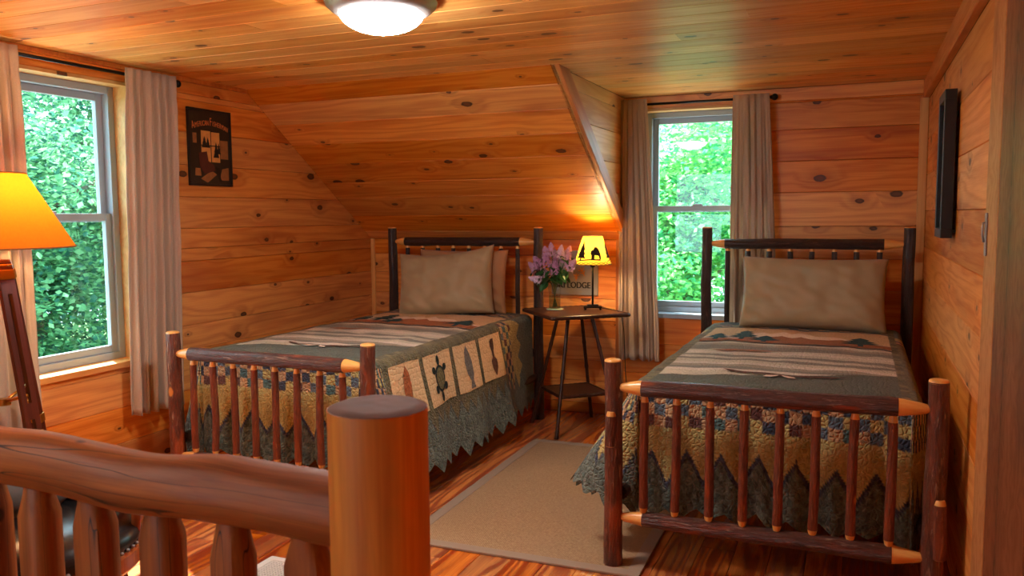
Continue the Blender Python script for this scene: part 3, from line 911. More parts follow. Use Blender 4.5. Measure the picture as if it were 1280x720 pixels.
class Quilt:
    def __init__(s, flL, flR, seed, bulgeL, bulgeR, hem_side=(0.60, 0.60)):
        s.fl = {-1: flL, 1: flR}; s.seed = seed; s.bu = {-1: bulgeL, 1: bulgeR}; s.hs = {-1: hem_side[0], 1: hem_side[1]}
    def ztop(s, x, y):
        z = 0.679 + 0.005 * mnoise.noise(Vector((x * 5, y * 5, s.seed))) + 0.004 * mnoise.noise(Vector((x * 12, y * 12, s.seed + 3)))
        z -= 0.010 * (abs(x) / QHW) ** 4
        return z
    def drop(s, d, fl):
        q = PI * QR / 2
        if d < q: return QR * math.sin(d / QR), QR * (1 - math.cos(d / QR))
        c = 1 / math.sqrt(1 + fl * fl)
        return QR + fl * c * (d - q), QR + c * (d - q)
    def side(s, sg, y, d, lift=0.0):
        rip = 0.022 * math.sin(y * 15 + s.seed + sg) + 0.015 * mnoise.noise(Vector((y * 6, d * 2, s.seed)))
        fd = min(1, max(0.12, (-0.30 - y) / 0.55))
        h, v = s.drop(d, fd * s.fl[sg] * (1 + 0.4 * mnoise.noise(Vector((y * 2.5, 1.0, s.seed)))))
        h += fd * rip * min(1, max(0, (d - 0.1) / 0.45)) * (1.0 if s.fl[sg] > 0.1 else 0.3)
        return Vector((sg * (QHW + h + lift), y, s.ztop(sg * QHW, y) - v))
    def foot(s, x, d, lift=0.0):
        h, v = s.drop(d, 0.015)
        g = min(1, max(0, (d - 0.05) / 0.3))
        h += g * (0.016 * math.sin(x * 31 + s.seed) + 0.009 * math.sin(x * 57 + 1.3 * s.seed))
        return Vector((x, QF - h - lift, s.ztop(x, QF) - v))
    def corner(s, sg, th, d):
        a = s.side(sg, QF, d); b = s.foot(sg * QHW, d)
        t = th / (PI / 2)
        w = t * t * (3 - 2 * t)
        p = a.lerp(b, w)
        bu = s.bu[sg] * math.sin(PI * min(1, t * 1.15)) * max(0, d - 0.06) / 0.5 if t < 0.87 else 0
        p.x += sg * bu
        p.z += abs(bu) * 0.35
        p.y += -0.012 * math.sin(PI * t) + 0.03 * math.sin(2 * PI * t) * min(1, d / 0.4)
        return p
    def build(s, bx, label):
        nu, nv = 152, 290
        V = []; Cc = []; F = []
        xs = [-QHW + 2 * QHW * i / nu for i in range(nu + 1)]
        ys = [QH + (QF - QH) * j / nv for j in range(nv + 1)]
        for y in ys:
            for x in xs:
                V.append((x, y, s.ztop(x, y))); Cc.append(col_top(x, y))
        for j in range(nv):
            for i in range(nu):
                a = j * (nu + 1) + i
                F.append((a, a + nu + 1, a + nu + 2, a + 1))
        cols = []   # (top vertex index, fn(d), hem, colour fn(d))
        teeth = lambda t, a, k: a * tri(t / 0.105 + k) * (0.6 + 0.7 * hsh(math.floor(t / 0.105 + k), 6))
        for j in range(nv + 1):
            y = ys[j]
            cols.append((j * (nu + 1), (lambda d, y=y: s.side(-1, y, d)), s.hs[-1] - 0.05 + teeth(y, 0.055, 0), (lambda d, y=y: col_side(y, d))))
        nc = 44
        for k in range(1, nc):
            th = PI / 2 * k / nc
            hem = s.hs[-1] - 0.05 + (0.50 - s.hs[-1] + 0.05) * k / nc
            cols.append((nv * (nu + 1), (lambda d, th=th: s.corner(-1, th, d)), hem + teeth(th * 0.5, 0.05, 0), (lambda d, th=th: col_foot(-QHW - 0.4 * (PI / 2 - th), d))))
        for i in range(nu + 1):
            x = xs[i]
            cols.append((nv * (nu + 1) + i, (lambda d, x=x: s.foot(x, d)), 0.485 + teeth(x, 0.035, 0.3), (lambda d, x=x: col_foot(x, d))))
        for k in range(1, nc):
            th = PI / 2 * (1 - k / nc)
            hem = 0.50 + (s.hs[1] - 0.05 - 0.50) * k / nc
            cols.append((nv * (nu + 1) + nu, (lambda d, th=th: s.corner(1, th, d)), hem + teeth(th * 0.5, 0.05, 0), (lambda d, th=th: col_foot(QHW + 0.4 * (PI / 2 - th), d))))
        for j in range(nv, -1, -1):
            y = ys[j]
            cols.append((j * (nu + 1) + nu, (lambda d, y=y: s.side(1, y, d)), s.hs[1] - 0.05 + teeth(y, 0.055, 0), (lambda d, y=y: col_side(y, d))))
        nr = 84
        prev = None
        for (ti, fn, hem, cfn) in cols:
            cur = [ti]
            for r in range(1, nr + 1):
                d = hem * r / nr
                cur.append(len(V)); V.append(tuple(fn(d))); Cc.append(cfn(d))
            if prev:
                for r in range(nr):
                    q = (prev[r], prev[r + 1], cur[r + 1], cur[r])
                    F.append(q if q[0] != q[3] else q[:3])
            prev = cur
        me = bpy.data.meshes.new('quilt')
        me.from_pydata(V, [], F)
        me.polygons.foreach_set('use_smooth', [True] * len(me.polygons))
        ca = me.color_attributes.new('Col', 'FLOAT_COLOR', 'POINT')
        c4 = np.ones((len(V), 4), np.float32); c4[:, :3] = np.clip(np.array(Cc), 0, 1)
        ca.data.foreach_set('color', c4.ravel())
        me.update()
        o = mk('quilt', me, quilt_mat, None, (bx, 0, 0))
        tag(o, label, 'quilt', 'patchwork quilts')
        s.o = o
        top = lambda x, y: Vector((x, y, s.ztop(x, y) + 0.0022))
        def ap(nm, poly, mat, lab=None, lift=0.0, par=None, st=0.02):
            mb = MB(); mb.poly_on(poly, lambda x, y: top(x, y) + Vector((0, 0, lift)), st)
            q = mb.build(nm, AP[mat], par or o, smooth=True)
            if lab: q['label'] = lab
            return q
        # snow peaks and brown range
        rr = random.Random(5)
        peak = [(-0.43, -0.86)]
        for i, (x, y) in enumerate([(-0.34, -0.80), (-0.27, -0.84), (-0.16, -0.70), (-0.12, -0.73), (-0.06, -0.66), (-0.02, -0.72), (0.02, -0.67), (0.10, -0.77), (0.18, -0.74), (0.27, -0.84), (0.43, -0.90)]):
            peak.append((x, y))
        peak += [(0.43, -1.02), (-0.43, -1.02)]
        ap('mountain_patch', peak, 'pale', 'pale snowy mountain patch')
        rng = [(-0.43, -0.95), (-0.25, -0.93), (-0.12, -0.86), (-0.06, -0.80), (-0.01, -0.85), (0.03, -0.80), (0.08, -0.86), (0.16, -0.88), (0.22, -0.84), (0.30, -0.90), (0.43, -0.93), (0.43, -1.022), (-0.43, -1.022)]
        ap('hill_patch', rng, 'brown', 'brown foothill patch', 0.0015)
        def pine_tree(cx, yb, w, h, mat='pine'):
            # the tree lies with its tip towards the head end
            P = [(cx - 0.012, yb), (cx - 0.012, yb + h * 0.25)]
            n = 4
            L_ = []; R_ = []
            for k in range(n):
                t0 = 0.22 + 0.75 * k / n; t1 = 0.22 + 0.75 * (k + 1) / n
                wk = w * (1 - 0.8 * k / n)
                L_ += [(cx - wk * (0.9 + 0.2 * rr.random()), yb + h * (t0 + 0.02 * rr.random())), (cx - wk * 0.45, yb + h * (t0 + 0.12))]
                R_ += [(cx + wk * (0.9 + 0.2 * rr.random()), yb + h * (t0 + 0.02 * rr.random())), (cx + wk * 0.45, yb + h * (t0 + 0.12))]
            P += L_ + [(cx, yb + h)] + list(reversed(R_)) + [(cx + 0.012, yb + h * 0.25), (cx + 0.012, yb)]
            ap('pine_tree_patch', P, mat, 'dark green pine tree patch', 0.003)
        pine_tree(-0.36, -0.99, 0.075, 0.22); pine_tree(-0.24, -0.96, 0.085, 0.30); pine_tree(-0.13, -1.0, 0.095, 0.17)
        pine_tree(0.30, -1.0, 0.11, 0.24)
        # canoe with white paddles
        cn = [(-0.20, -1.785), (-0.17, -1.820), (-0.08, -1.840), (0.05, -1.850), (0.18, -1.840), (0.24, -1.825), (0.26, -1.805), (0.22, -1.813), (0.05, -1.827), (-0.08, -1.815)]
        ap('canoe_patch', cn, 'bark', 'brown canoe patch', 0.003)
        for a in (-1, 1):
            ap('paddle_patch', [(0.02 + a * 0.004, -1.840), (0.02 + a * 0.05, -1.860), (0.02 + a * 0.06, -1.885), (0.02 + a * 0.03, -1.885), (0.02 + a * 0.012, -1.860)], 'pale', 'white paddle patch', 0.0045)
        ap('island_patch', [(-0.33, -1.30), (-0.22, -1.275), (-0.10, -1.27), (-0.02, -1.285), (-0.12, -1.30), (-0.24, -1.325)], 'brown', None, 0.003)
        return o
    def side_panels(s, sg):
        """four cream picture panels on the long side: feather, turtle, fish, paddle"""
        y1, wd, gp = -0.825, 0.272, 0.035
        o = s.o
        def sp(poly, mat, nm, lift, par, lab=None, st=0.02):
            mb = MB(); mb.poly_on(poly, lambda y, d: s.side(sg, y, d, lift), st)
            q = mb.build(nm, AP[mat], par, smooth=True)
            if lab: q['label'] = lab
            return q
        def ell(cy_, cd, ry, rd, n=20, rot=0):
            return [(cy_ + ry * math.cos(2 * PI * i / n), cd + rd * math.sin(2 * PI * i / n)) for i in range(n)]
        for k in range(4):
            ya = y1 - k * (wd + gp) - wd; yb = ya + wd; cy_ = (ya + yb) / 2
            d0, d1 = 0.062, 0.305
            P = sp([(ya, d0), (yb, d0), (yb, d1), (ya, d1)], 'cream', 'picture_panel', 0.003, o, 'cream picture panel with ' + ['a patterned paddle', 'a grey fish', 'a turtle', 'a rust feather'][k])
            cd = 0.185
            if k == 0:
                c0 = cy_ - 0.01
                sp([(c0 + 0.02, cd - 0.10), (c0 + 0.05, cd - 0.10), (c0 + 0.045, cd - 0.06), (c0 + 0.03, cd - 0.03), (c0 + 0.028, cd), (c0 + 0.05, cd + 0.02), (c0 + 0.045, cd + 0.06), (c0 + 0.012, cd + 0.105), (c0 - 0.012, cd + 0.06), (c0 - 0.015, cd + 0.02), (c0 + 0.006, cd), (c0 + 0.006, cd - 0.03), (c0 - 0.005, cd - 0.06), (c0, cd - 0.09)], 'bark', 'paddle_motif', 0.0055, P, None, 0.012)
            if k == 1:
                sp([(cy_ + 0.005, cd - 0.11), (cy_ + 0.03, cd - 0.07), (cy_ + 0.045, cd - 0.02), (cy_ + 0.04, cd + 0.04), (cy_ + 0.022, cd + 0.07), (cy_ + 0.032, cd + 0.11), (cy_ - 0.024, cd + 0.11), (cy_ - 0.006, cd + 0.07), (cy_ - 0.03, cd + 0.03), (cy_ - 0.036, cd - 0.03), (cy_ - 0.02, cd - 0.08)], 'grey', 'fish_motif', 0.0055, P, None, 0.012)
            if k == 2:
                T_ = sp(ell(cy_, cd, 0.052, 0.066), 'black', 'turtle_motif', 0.0055, P, None, 0.012)
                for (a, b, ra, rb, nm, mt) in ((0, -0.088, 0.014, 0.026, 'turtle_head', 'black'), (0, 0.088, 0.016, 0.026, 'turtle_tail', 'black'), (-0.055, -0.045, 0.018, 0.018, 'turtle_leg', 'black'), (0.055, -0.045, 0.018, 0.018, 'turtle_leg', 'black'), (-0.053, 0.047, 0.018, 0.020, 'turtle_leg', 'black'), (0.053, 0.047, 0.018, 0.020, 'turtle_leg', 'black')):
                    mb_ = sp(ell(cy_ + a, cd + b, ra, rb, 12), mt, nm, 0.0052, P, None, 0.012)
                sp(ell(cy_, cd, 0.040, 0.054), 'shell', 'turtle_shell', 0.0068, P, None, 0.012)
            if k == 3:
                sp([(cy_, cd - 0.11), (cy_ + 0.025, cd - 0.075), (cy_ + 0.034, cd - 0.01), (cy_ + 0.026, cd + 0.07), (cy_ + 0.008, cd + 0.115), (cy_ - 0.018, cd + 0.08), (cy_ - 0.032, cd), (cy_ - 0.024, cd - 0.07)], 'rust', 'feather_motif', 0.0055, P, None, 0.012)

q1 = Quilt(0.10, 0.20, 1.0, 0.12, 0.05, (0.50, 0.60))
q1.build(B1, 'patchwork quilt with a turtle panel on its side, on the bed under the sloping ceiling')
q1.side_panels(1)
q2 = Quilt(0.28, 0.03, 6.0, 0.20, 0.0, (0.52, 0.52))
q2.build(B2, 'patchwork quilt on the bed beside the right wall, its corner flaring over the rug')
q2.side_panels(-1)

# ------------------------------------------------------------------ pillows
def pillow(label, mat, w, h, t, loc, lean, rz, roll, seed, ears=0.05, sag=0.0):
    def half(sg):
        def fn(u, v):
            a = 2 * u - 1; b = 2 * v - 1
            # corners drawn out, sides pulled in
            px = a * w / 2 * (1 - ears * (1 - b * b) * abs(a) ** 3)
            pz = b * h / 2 * (1 - ears * 1.3 * (1 - a * a) * abs(b) ** 3)
            pz -= sag * (1 - a * a) * max(0, b) ** 2 * h
            th = t / 2 * ((1 - a ** 4) * (1 - b ** 4)) ** 0.55 * (1 - 0.22 * b)
            e = min(1 - abs(a), 1 - abs(b))
            wr = 0.016 * mnoise.noise(Vector((a * 2.2 + seed, b * 2.2, sg))) + 0.011 * mnoise.noise(Vector((a * 5 + b * 3, b * 3 - a * 2, seed + sg)))
            wr += 0.014 * math.sin((a * 0.8 + b * 1.1) * 15 + seed) * max(0, (abs(a) - 0.55)) * 1.6 * max(0, -b + 0.6)
            return (px, -sg * (th + wr * min(1, e * 6)), pz)
        return fn
    mb = MB()
    mb.grid(half(1), 60, 40)
    f1 = len(mb.f)
    mb.grid(half(-1), 60, 40)
    mb.f = mb.f[:f1] + [tuple(reversed(q)) for q in mb.f[f1:]]
    me = mb.mesh('pillow', True)
    bm = bmesh.new(); bm.from_mesh(me); bmesh.ops.remove_doubles(bm, verts=bm.verts, dist=0.0004)
    bm.to_mesh(me); bm.free()
    me.polygons.foreach_set('use_smooth', [True] * len(me.polygons))
    o = mk('pillow', me, mat)
    o.matrix_world = Matrix.Translation(loc) @ Matrix.Rotation(rz, 4, 'Z') @ Matrix.Rotation(lean, 4, 'X') @ Matrix.Rotation(roll, 4, 'Y')
    tag(o, label, 'pillow', 'bed pillows')
    return o
pillow('khaki pillow leaning on the headboard of the bed nearest the right wall', pillow_mat, 0.74, 0.40, 0.17, (0.737, -0.405, 0.862), -0.30, 0.02, 0.01, 1, 0.045)
pillow('khaki pillow in front, on the bed under the sloping ceiling', pillow_mat, 0.645, 0.44, 0.17, (-1.43, -0.46, 0.872), -0.30, 0.08, -0.10, 4, 0.06, 0.05)
pillow('tan pillow half hidden behind another pillow, against the headboard', pillow_back_mat, 0.62, 0.41, 0.12, (-1.375, -0.335, 0.872), -0.10, 0.02, 0.0, 7, 0.05)

# ------------------------------------------------------------------ rug
T = NT('sisal_weave')
tc = T.n('ShaderNodeTexCoord').outputs['Object']
sx = T.n('ShaderNodeSeparateXYZ', {0: tc})
wv = T.math('MULTIPLY', T.math('SINE', T.math('MULTIPLY', sx.outputs[0], 620.0)), T.math('SINE', T.math('MULTIPLY', sx.outputs[1], 520.0)))
nn = T.noise(tc, 160, 3, 0.7)
lo = T.noise(tc, 3, 3)
c = T.mix(T.mr(nn, 0.3, 0.7), lin((198, 160, 116)), lin((146, 110, 74)))
c = T.mix(T.mr(wv, -1, 1, 0, 0.35), c, lin((110, 80, 54)))
c = T.mix(T.mr(lo, 0.4, 0.7, 0, 0.25), c, lin((160, 128, 96)))
T.bump(T.math('ADD', wv, nn), 0.4, 0.003)
sisal = T.fin(c, 0.95)
rug = empty('rug', (-0.23, -1.51, 0.0), 0.02)
tag(rug, 'tan woven sisal rug with a taupe cloth border between the two beds', 'rug')
RW, RL, BDR = 0.485, 0.79, 0.05
mb = MB(); mb.box(-RW + BDR, -RL + BDR, 0.0005, RW - BDR, RL - BDR, 0.0085, 0.001); mb.build('woven_field', sisal, rug)
bmat = fabric('rug_border_cloth', (160, 132, 108), None, 300)
for (x0, y0, x1, y1) in ((-RW, -RL, RW, -RL + BDR), (-RW, RL - BDR, RW, RL), (-RW, -RL + BDR, -RW + BDR, RL - BDR), (RW - BDR, -RL + BDR, RW, RL - BDR)):
    mb = MB(); mb.box(x0, y0, 0.0005, x1, y1, 0.0105, 0.003); mb.build('border_strip', bmat, rug)

# ------------------------------------------------------------------ nightstand
NSX, NSY, NSR = -0.605, -0.375, math.radians(42)
ns = empty('side_table', (NSX, NSY, 0), NSR)
tag(ns, 'small dark bamboo side table with splayed legs between the beds', 'table')
top_mat = plain('dark_table_top', (74, 44, 30), 0.32, vary=0.3, vscale=30)
mb = MB(); mb.box(-0.235, -0.235, 0.695, 0.235, 0.235, 0.715, 0.004); tt = mb.build('table_top', top_mat, ns)
for (a, b) in (((-0.24, -0.24), (0.24, -0.24)), ((0.24, -0.24), (0.24, 0.24)), ((0.24, 0.24), (-0.24, 0.24)), ((-0.24, 0.24), (-0.24, -0.24))):
    mb = MB()
    n = 26
    mb.tube([(a[0] + (b[0] - a[0]) * i / n, a[1] + (b[1] - a[1]) * i / n, 0.706) for i in range(n + 1)], [0.011 + 0.0018 * (i % 2) for i in range(n + 1)], 8)
    mb.build('edge_wrap', dark_wood, tt, smooth=True)
mb = MB(); mb.box(-0.15, -0.15, 0.222, 0.15, 0.15, 0.236, 0.003); sh = mb.build('lower_shelf', top_mat, ns)
for (a, b) in (((-0.153, -0.153), (0.153, -0.153)), ((0.153, -0.153), (0.153, 0.153)), ((0.153, 0.153), (-0.153, 0.153)), ((-0.153, 0.153), (-0.153, -0.153))):
    mb = MB(); n = 18
    mb.tube([(a[0] + (b[0] - a[0]) * i / n, a[1] + (b[1] - a[1]) * i / n, 0.229) for i in range(n + 1)], [0.010 + 0.0016 * (i % 2) for i in range(n + 1)], 8)
    mb.build('shelf_wrap', dark_wood, sh, smooth=True)
for sx_ in (-1, 1):
    for sy_ in (-1, 1):
        p0 = Vector((sx_ * 0.205, sy_ * 0.205, 0.0)); p1 = Vector((sx_ * 0.075, sy_ * 0.075, 0.695))
        d = p1 - p0
        pts = []; rad = []
        n = 40
        for i in range(n + 1):
            t = i / n
            pts.append(d * t); 
            bump_ = max(0, 1 - abs((t * 9) % 1 - 0.5) / 0.12)
            rad.append(0.0105 + 0.0028 * bump_)
        rad[0] = 0.013; rad[1] = 0.013
        mb = MB(); mb.tube(pts, rad, 10)
        mb.build('leg', dark_wood, ns, tuple(p0), smooth=True)

# ------------------------------------------------------------------ table lamp
LX, LY, LZ = -0.515, -0.305, 0.7195
tl = empty('table_lamp', (LX, LY, LZ), 0.35)
tag(tl, 'small table lamp with a glowing yellow shade on the bamboo side table', 'lamp')
mb = MB(); mb.box(-0.055, -0.04, 0.012, 0.055, 0.04, 0.022, 0.004)
for a in (-0.045, 0.045):
    for b in (-0.03, 0.03): mb.sphere((a, b, 0.007), 0.008)
mb.box(-0.035, -0.025, 0.022, 0.035, 0.025, 0.030, 0.004)
mb.build('base', black_metal, tl, angle=0.6)
mb = MB(); mb.tube([(0, 0, 0.028), (0, 0, 0.36)], 0.0065, 10); mb.build('stem', black_metal, tl, smooth=True)
mb = MB(); mb.lathe([(0.010, 0.255), (0.016, 0.262), (0.016, 0.275), (0.010, 0.285)], 12); mb.build('socket', black_metal, tl, smooth=True)
parchment = shade_mat('parchment_shade', (226, 184, 70), (226, 176, 52), 0.34)
SB, ST, SZ0, SZ1 = 0.112, 0.058, 0.275, 0.445
def cone(th, t, lift=0.0):
    r = SB + (ST - SB) * t + lift
    return Vector((r * math.cos(th), r * math.sin(th), SZ0 + (SZ1 - SZ0) * t))
mb = MB(); mb.grid(lambda u, v: cone(2 * PI * u, v), 40, 6)
shd = mb.build('shade', parchment, tl, smooth=True)
sil = plain('shade_silhouette', (44, 28, 12), 0.9)
def silh(poly, nm, c0):
    mb = MB(); mb.poly_on([(c0 + p[0], p[1]) for p in poly], lambda a, t: cone(a, t, 0.0012), 0.05)
    mb.build(nm, sil, shd, smooth=True)
tp = [(-0.05, 0.16), (-0.05, 0.24), (-0.32, 0.22), (-0.2, 0.34), (-0.28, 0.36), (-0.16, 0.5), (-0.22, 0.52), (-0.08, 0.7), (0, 0.84), (0.08, 0.7), (0.2, 0.52), (0.14, 0.5), (0.26, 0.36), (0.18, 0.34), (0.30, 0.22), (0.05, 0.24), (0.05, 0.16)]
bear = [(-0.34, 0.20), (-0.34, 0.34), (-0.42, 0.40), (-0.36, 0.50), (-0.24, 0.52), (-0.1, 0.62), (0.1, 0.62), (0.26, 0.52), (0.34, 0.36), (0.32, 0.20), (0.2, 0.20), (0.16, 0.32), (-0.1, 0.34), (-0.14, 0.20)]
gr_ = [(-0.8, 0.10), (-0.4, 0.14), (0.2, 0.17), (0.8, 0.15), (0.8, 0.20), (0.2, 0.21), (-0.4, 0.18), (-0.8, 0.13)]
for c0 in (-1.95, 0.1, 2.2):
    silh([(p[0] * 1.15 - 0.45, p[1]) for p in tp], 'tree_silhouette', c0)
    silh([(p[0] * 0.9 + 0.55, p[1]) for p in bear], 'bear_silhouette', c0)
    silh(gr_, 'ground_silhouette', c0)
lace = plain('leather_lace', (60, 38, 16), 0.8)
mb = MB()
for k in range(22):
    a = 2 * PI * k / 22; w_ = 2 * PI / 22
    mb.tube([cone(a, 0.01, 0.002), cone(a + w_, 0.10, 0.002)], 0.0016, 5); mb.tube([cone(a + w_, 0.01, 0.002), cone(a, 0.10, 0.002)], 0.0016, 5)
mb.build('lacing', lace, shd)
mb = MB(); mb.tube([cone(2 * PI * k / 40, 1.0, 0.001) for k in range(41)], 0.002, 5, False); mb.tube([cone(2 * PI * k / 40, 0.0, 0.001) for k in range(41)], 0.002, 5, False); mb.build('rim', lace, shd)
mb = MB(); mb.sphere((0, 0, 0.335), (0.02, 0.02, 0.028), 12, 8); mb.build('bulb', emis('small_bulb', (1.0, 0.72, 0.38), 60), tl, smooth=True)
def lamp_light(name, loc, parent, power, color, rad):
    ld = bpy.data.lights.new(name, 'POINT'); ld.energy = power; ld.color = color; ld.shadow_soft_size = rad
    lo_ = bpy.data.objects.new(name, ld); COL.objects.link(lo_); lo_.parent = parent; lo_.location = loc
    return lo_
lamp_light('table_lamp_light', (0, 0, 0.385), tl, TABLE_LAMP, (1.0, 0.74, 0.42), 0.02)
mb = MB(); mb.tube([(-0.52 + 0.06, -0.29, 0.727), (-0.42, -0.30, 0.724), (-0.355, -0.33, 0.722), (-0.33, -0.325, 0.70), (-0.322, -0.30, 0.6), (-0.325, -0.25, 0.35), (-0.32, -0.2, 0.12), (-0.33, -0.15, 0.006), (-0.36, -0.06, 0.006)], 0.003, 6)
tag(mb.build('lamp_cord', black_frame, smooth=True), 'thin black lamp cord hanging from the side table edge', 'cord')

# ------------------------------------------------------------------ vase and lilacs
VX, VY, VZ = -0.735, -0.37, 0.7195
va = empty('vase', (VX, VY, VZ)); tag(va, 'clear ribbed glass vase of water on the bamboo side table', 'vase')
mb = MB()
prof = [(0.036, 0.0), (0.036, 0.004), (0.034, 0.05), (0.036, 0.10), (0.042, 0.15)]
for (r, z) in prof:
    for k in range(48):
        th = 2 * PI * k / 48; rr_ = r * (1 + 0.03 * math.cos(12 * th)); mb.v.append((rr_ * math.cos(th), rr_ * math.sin(th), z + 0.004))
for i in range(len(prof) - 1):
    for k in range(48):
        mb.f.append((i * 48 + k, i * 48 + (k + 1) % 48, (i + 1) * 48 + (k + 1) % 48, (i + 1) * 48 + k))
mb.f.append(tuple(reversed(range(48))))
mb.build('glass_wall', vase_glass, va, smooth=True)
mb = MB(); mb.lathe([(0.0, 0.0), (0.052, 0.0), (0.052, 0.004), (0.0, 0.004)], 24); mb.build('saucer', plain('pale_glass_saucer', (186, 214, 200), 0.15), va, angle=0.6)
mb = MB(); mb.lathe([(0.0, 0.008), (0.0325, 0.008), (0.0325, 0.085), (0.0, 0.085)], 24); mb.build('water', glass_mat('water', (0.82, 0.88, 0.78), 1.33), va, angle=0.6)
lil = [plain('lilac_petal', c_, 0.7, vary=0.25, vscale=90) for c_ in ((206, 166, 200), (188, 142, 186), (232, 206, 228))]
leafm = plain('lilac_leaf', (40, 88, 36), 0.45, vary=0.35, vscale=40)
stemm = plain('lilac_stem', (70, 86, 44), 0.6)
rl = random.Random(21)
def panicle(seed, L, R):
    r_ = random.Random(seed); mb = MB()
    for i in range(190):
        t = r_.random() ** 0.8; th = r_.uniform(0, 2 * PI); rad = R * (1 - t) ** 0.6 * (0.55 + 0.45 * r_.random())
        c = Vector((rad * math.cos(th), rad * math.sin(th), t * L))
        nrm_ = Vector((math.cos(th), math.sin(th), 0.5 + r_.uniform(-0.4, 0.4))).normalized()
        u = nrm_.orthogonal().normalized(); w_ = nrm_.cross(u); s_ = 0.0075 * r_.uniform(0.8, 1.2); a0 = r_.uniform(0, PI)
        for k in range(4):
            a = a0 + k * PI / 2; d1 = u * math.cos(a) + w_ * math.sin(a); d2 = u * math.cos(a + 0.5) + w_ * math.sin(a + 0.5); d3 = u * math.cos(a - 0.5) + w_ * math.sin(a - 0.5)
            mb.quad(tuple(c), tuple(c + d3 * s_ * 0.6 + nrm_ * s_ * 0.2), tuple(c + d1 * s_ + nrm_ * s_ * 0.3), tuple(c + d2 * s_ * 0.6 + nrm_ * s_ * 0.2))
    return mb.mesh('blossom', False)
pan = [panicle(40 + i, 0.070, 0.040) for i in range(4)]
def leaf_mesh():
    mb = MB()
    def fn(u, v):
        a = 2 * u - 1
        wd = 0.027 * math.sin(PI * min(1, v * 0.98 + 0.02)) ** 0.75 * (1.25 - 0.5 * v)
        return (a * wd, v * 0.085, 0.010 * abs(a) - 0.03 * v * v)
    mb.grid(fn, 6, 10)
    return mb.mesh('leaf', True)
lfm = leaf_mesh(); lfm.materials.append(leafm)
# sprig tips: offsets from the vase centre (x right, y depth, z)
tips = [(-0.145, 0.02, 0.235), (-0.10, -0.03, 0.27), (-0.075, 0.03, 0.20), (-0.055, 0.0, 0.325), (-0.01, -0.03, 0.345), (0.02, 0.03, 0.30), (0.045, -0.02, 0.33), (0.08, 0.0, 0.29), (0.115, -0.02, 0.255), (0.02, -0.05, 0.24), (-0.105, -0.04, 0.165), (-0.01, 0.04, 0.27), (0.075, 0.03, 0.325), (-0.03, -0.06, 0.28)]
where = ['leftmost, drooping', 'upper left', 'inner left', 'tall, left of centre', 'topmost', 'behind the centre', 'tall, right of centre', 'upper right', 'rightmost, nearest the lamp shade', 'front and low', 'lowest left', 'deep in the centre', 'back right', 'front centre']
for i, (dx, dy, dz) in enumerate(tips):
    sp_ = empty('lilac_sprig', (VX, VY, VZ + 0.015)); tag(sp_, 'lilac sprig in the glass vase, ' + where[i], 'flower', 'lilac sprigs in the vase')
    tip = Vector((dx, dy, dz)); tip *= 1.0
    mb = MB(); b0 = Vector((-dx * 0.12, -dy * 0.12, 0.0)); n1 = Vector((dx * 0.16, dy * 0.16, 0.14))
    mb.tube([b0, n1, n1.lerp(tip, 0.5) + Vector((0, 0, 0.012)), tip], 0.002, 5); mb.build('stem', stemm, sp_, smooth=True)
    dr = (tip - n1).normalized()
    o = mk('blossom', pan[i % 4] if len(pan[i % 4].materials) else pan[i % 4], lil[i % 3], sp_, tuple(tip - dr * 0.03))
    o.rotation_mode = 'QUATERNION'; o.rotation_quaternion = Vector((0, 0, 1)).rotation_difference(dr + Vector((0, 0, 0.05)))
    o.scale = (1.0,) * 3 if i % 2 else (0.9, 0.9, 1.05)
    for k in range(2 if i % 3 else 3):
        lo_ = mk('leaf', lfm, None, sp_, tuple(n1.lerp(tip, 0.25 + 0.3 * k)))
        an = math.atan2(dy, dx) + rl.uniform(-1.2, 1.2) - PI / 2
        lo_.rotation_euler = (rl.uniform(-0.7, 0.2), rl.uniform(-0.4, 0.4), an)
        s_ = rl.uniform(0.65, 1.0); lo_.scale = (s_, s_, s_)

# ------------------------------------------------------------------ lettering
def text_mesh(txt, size, ext=0.001):
    cu = bpy.data.curves.new('t', 'FONT'); cu.body = txt; cu.size = size; cu.extrude = ext; cu.align_x = 'CENTER'; cu.offset = 0.0
    ob = bpy.data.objects.new('t', cu); COL.objects.link(ob)
    bpy.context.view_layer.update()
    dg = bpy.context.evaluated_depsgraph_get()
    me = bpy.data.meshes.new_from_object(ob.evaluated_get(dg))
    me.name = 'lettering'
    bpy.data.objects.remove(ob)
    return me
def bold(me, k):
    """thicken strokes by shifting copies"""
    bm = bmesh.new()
    for dx in (-k, 0, k):
        t_ = me.copy(); t_.transform(Matrix.Translation((dx, 0, abs(dx) * 0.05))); bm.from_mesh(t_)
    bm.to_mesh(me); bm.free(); return me

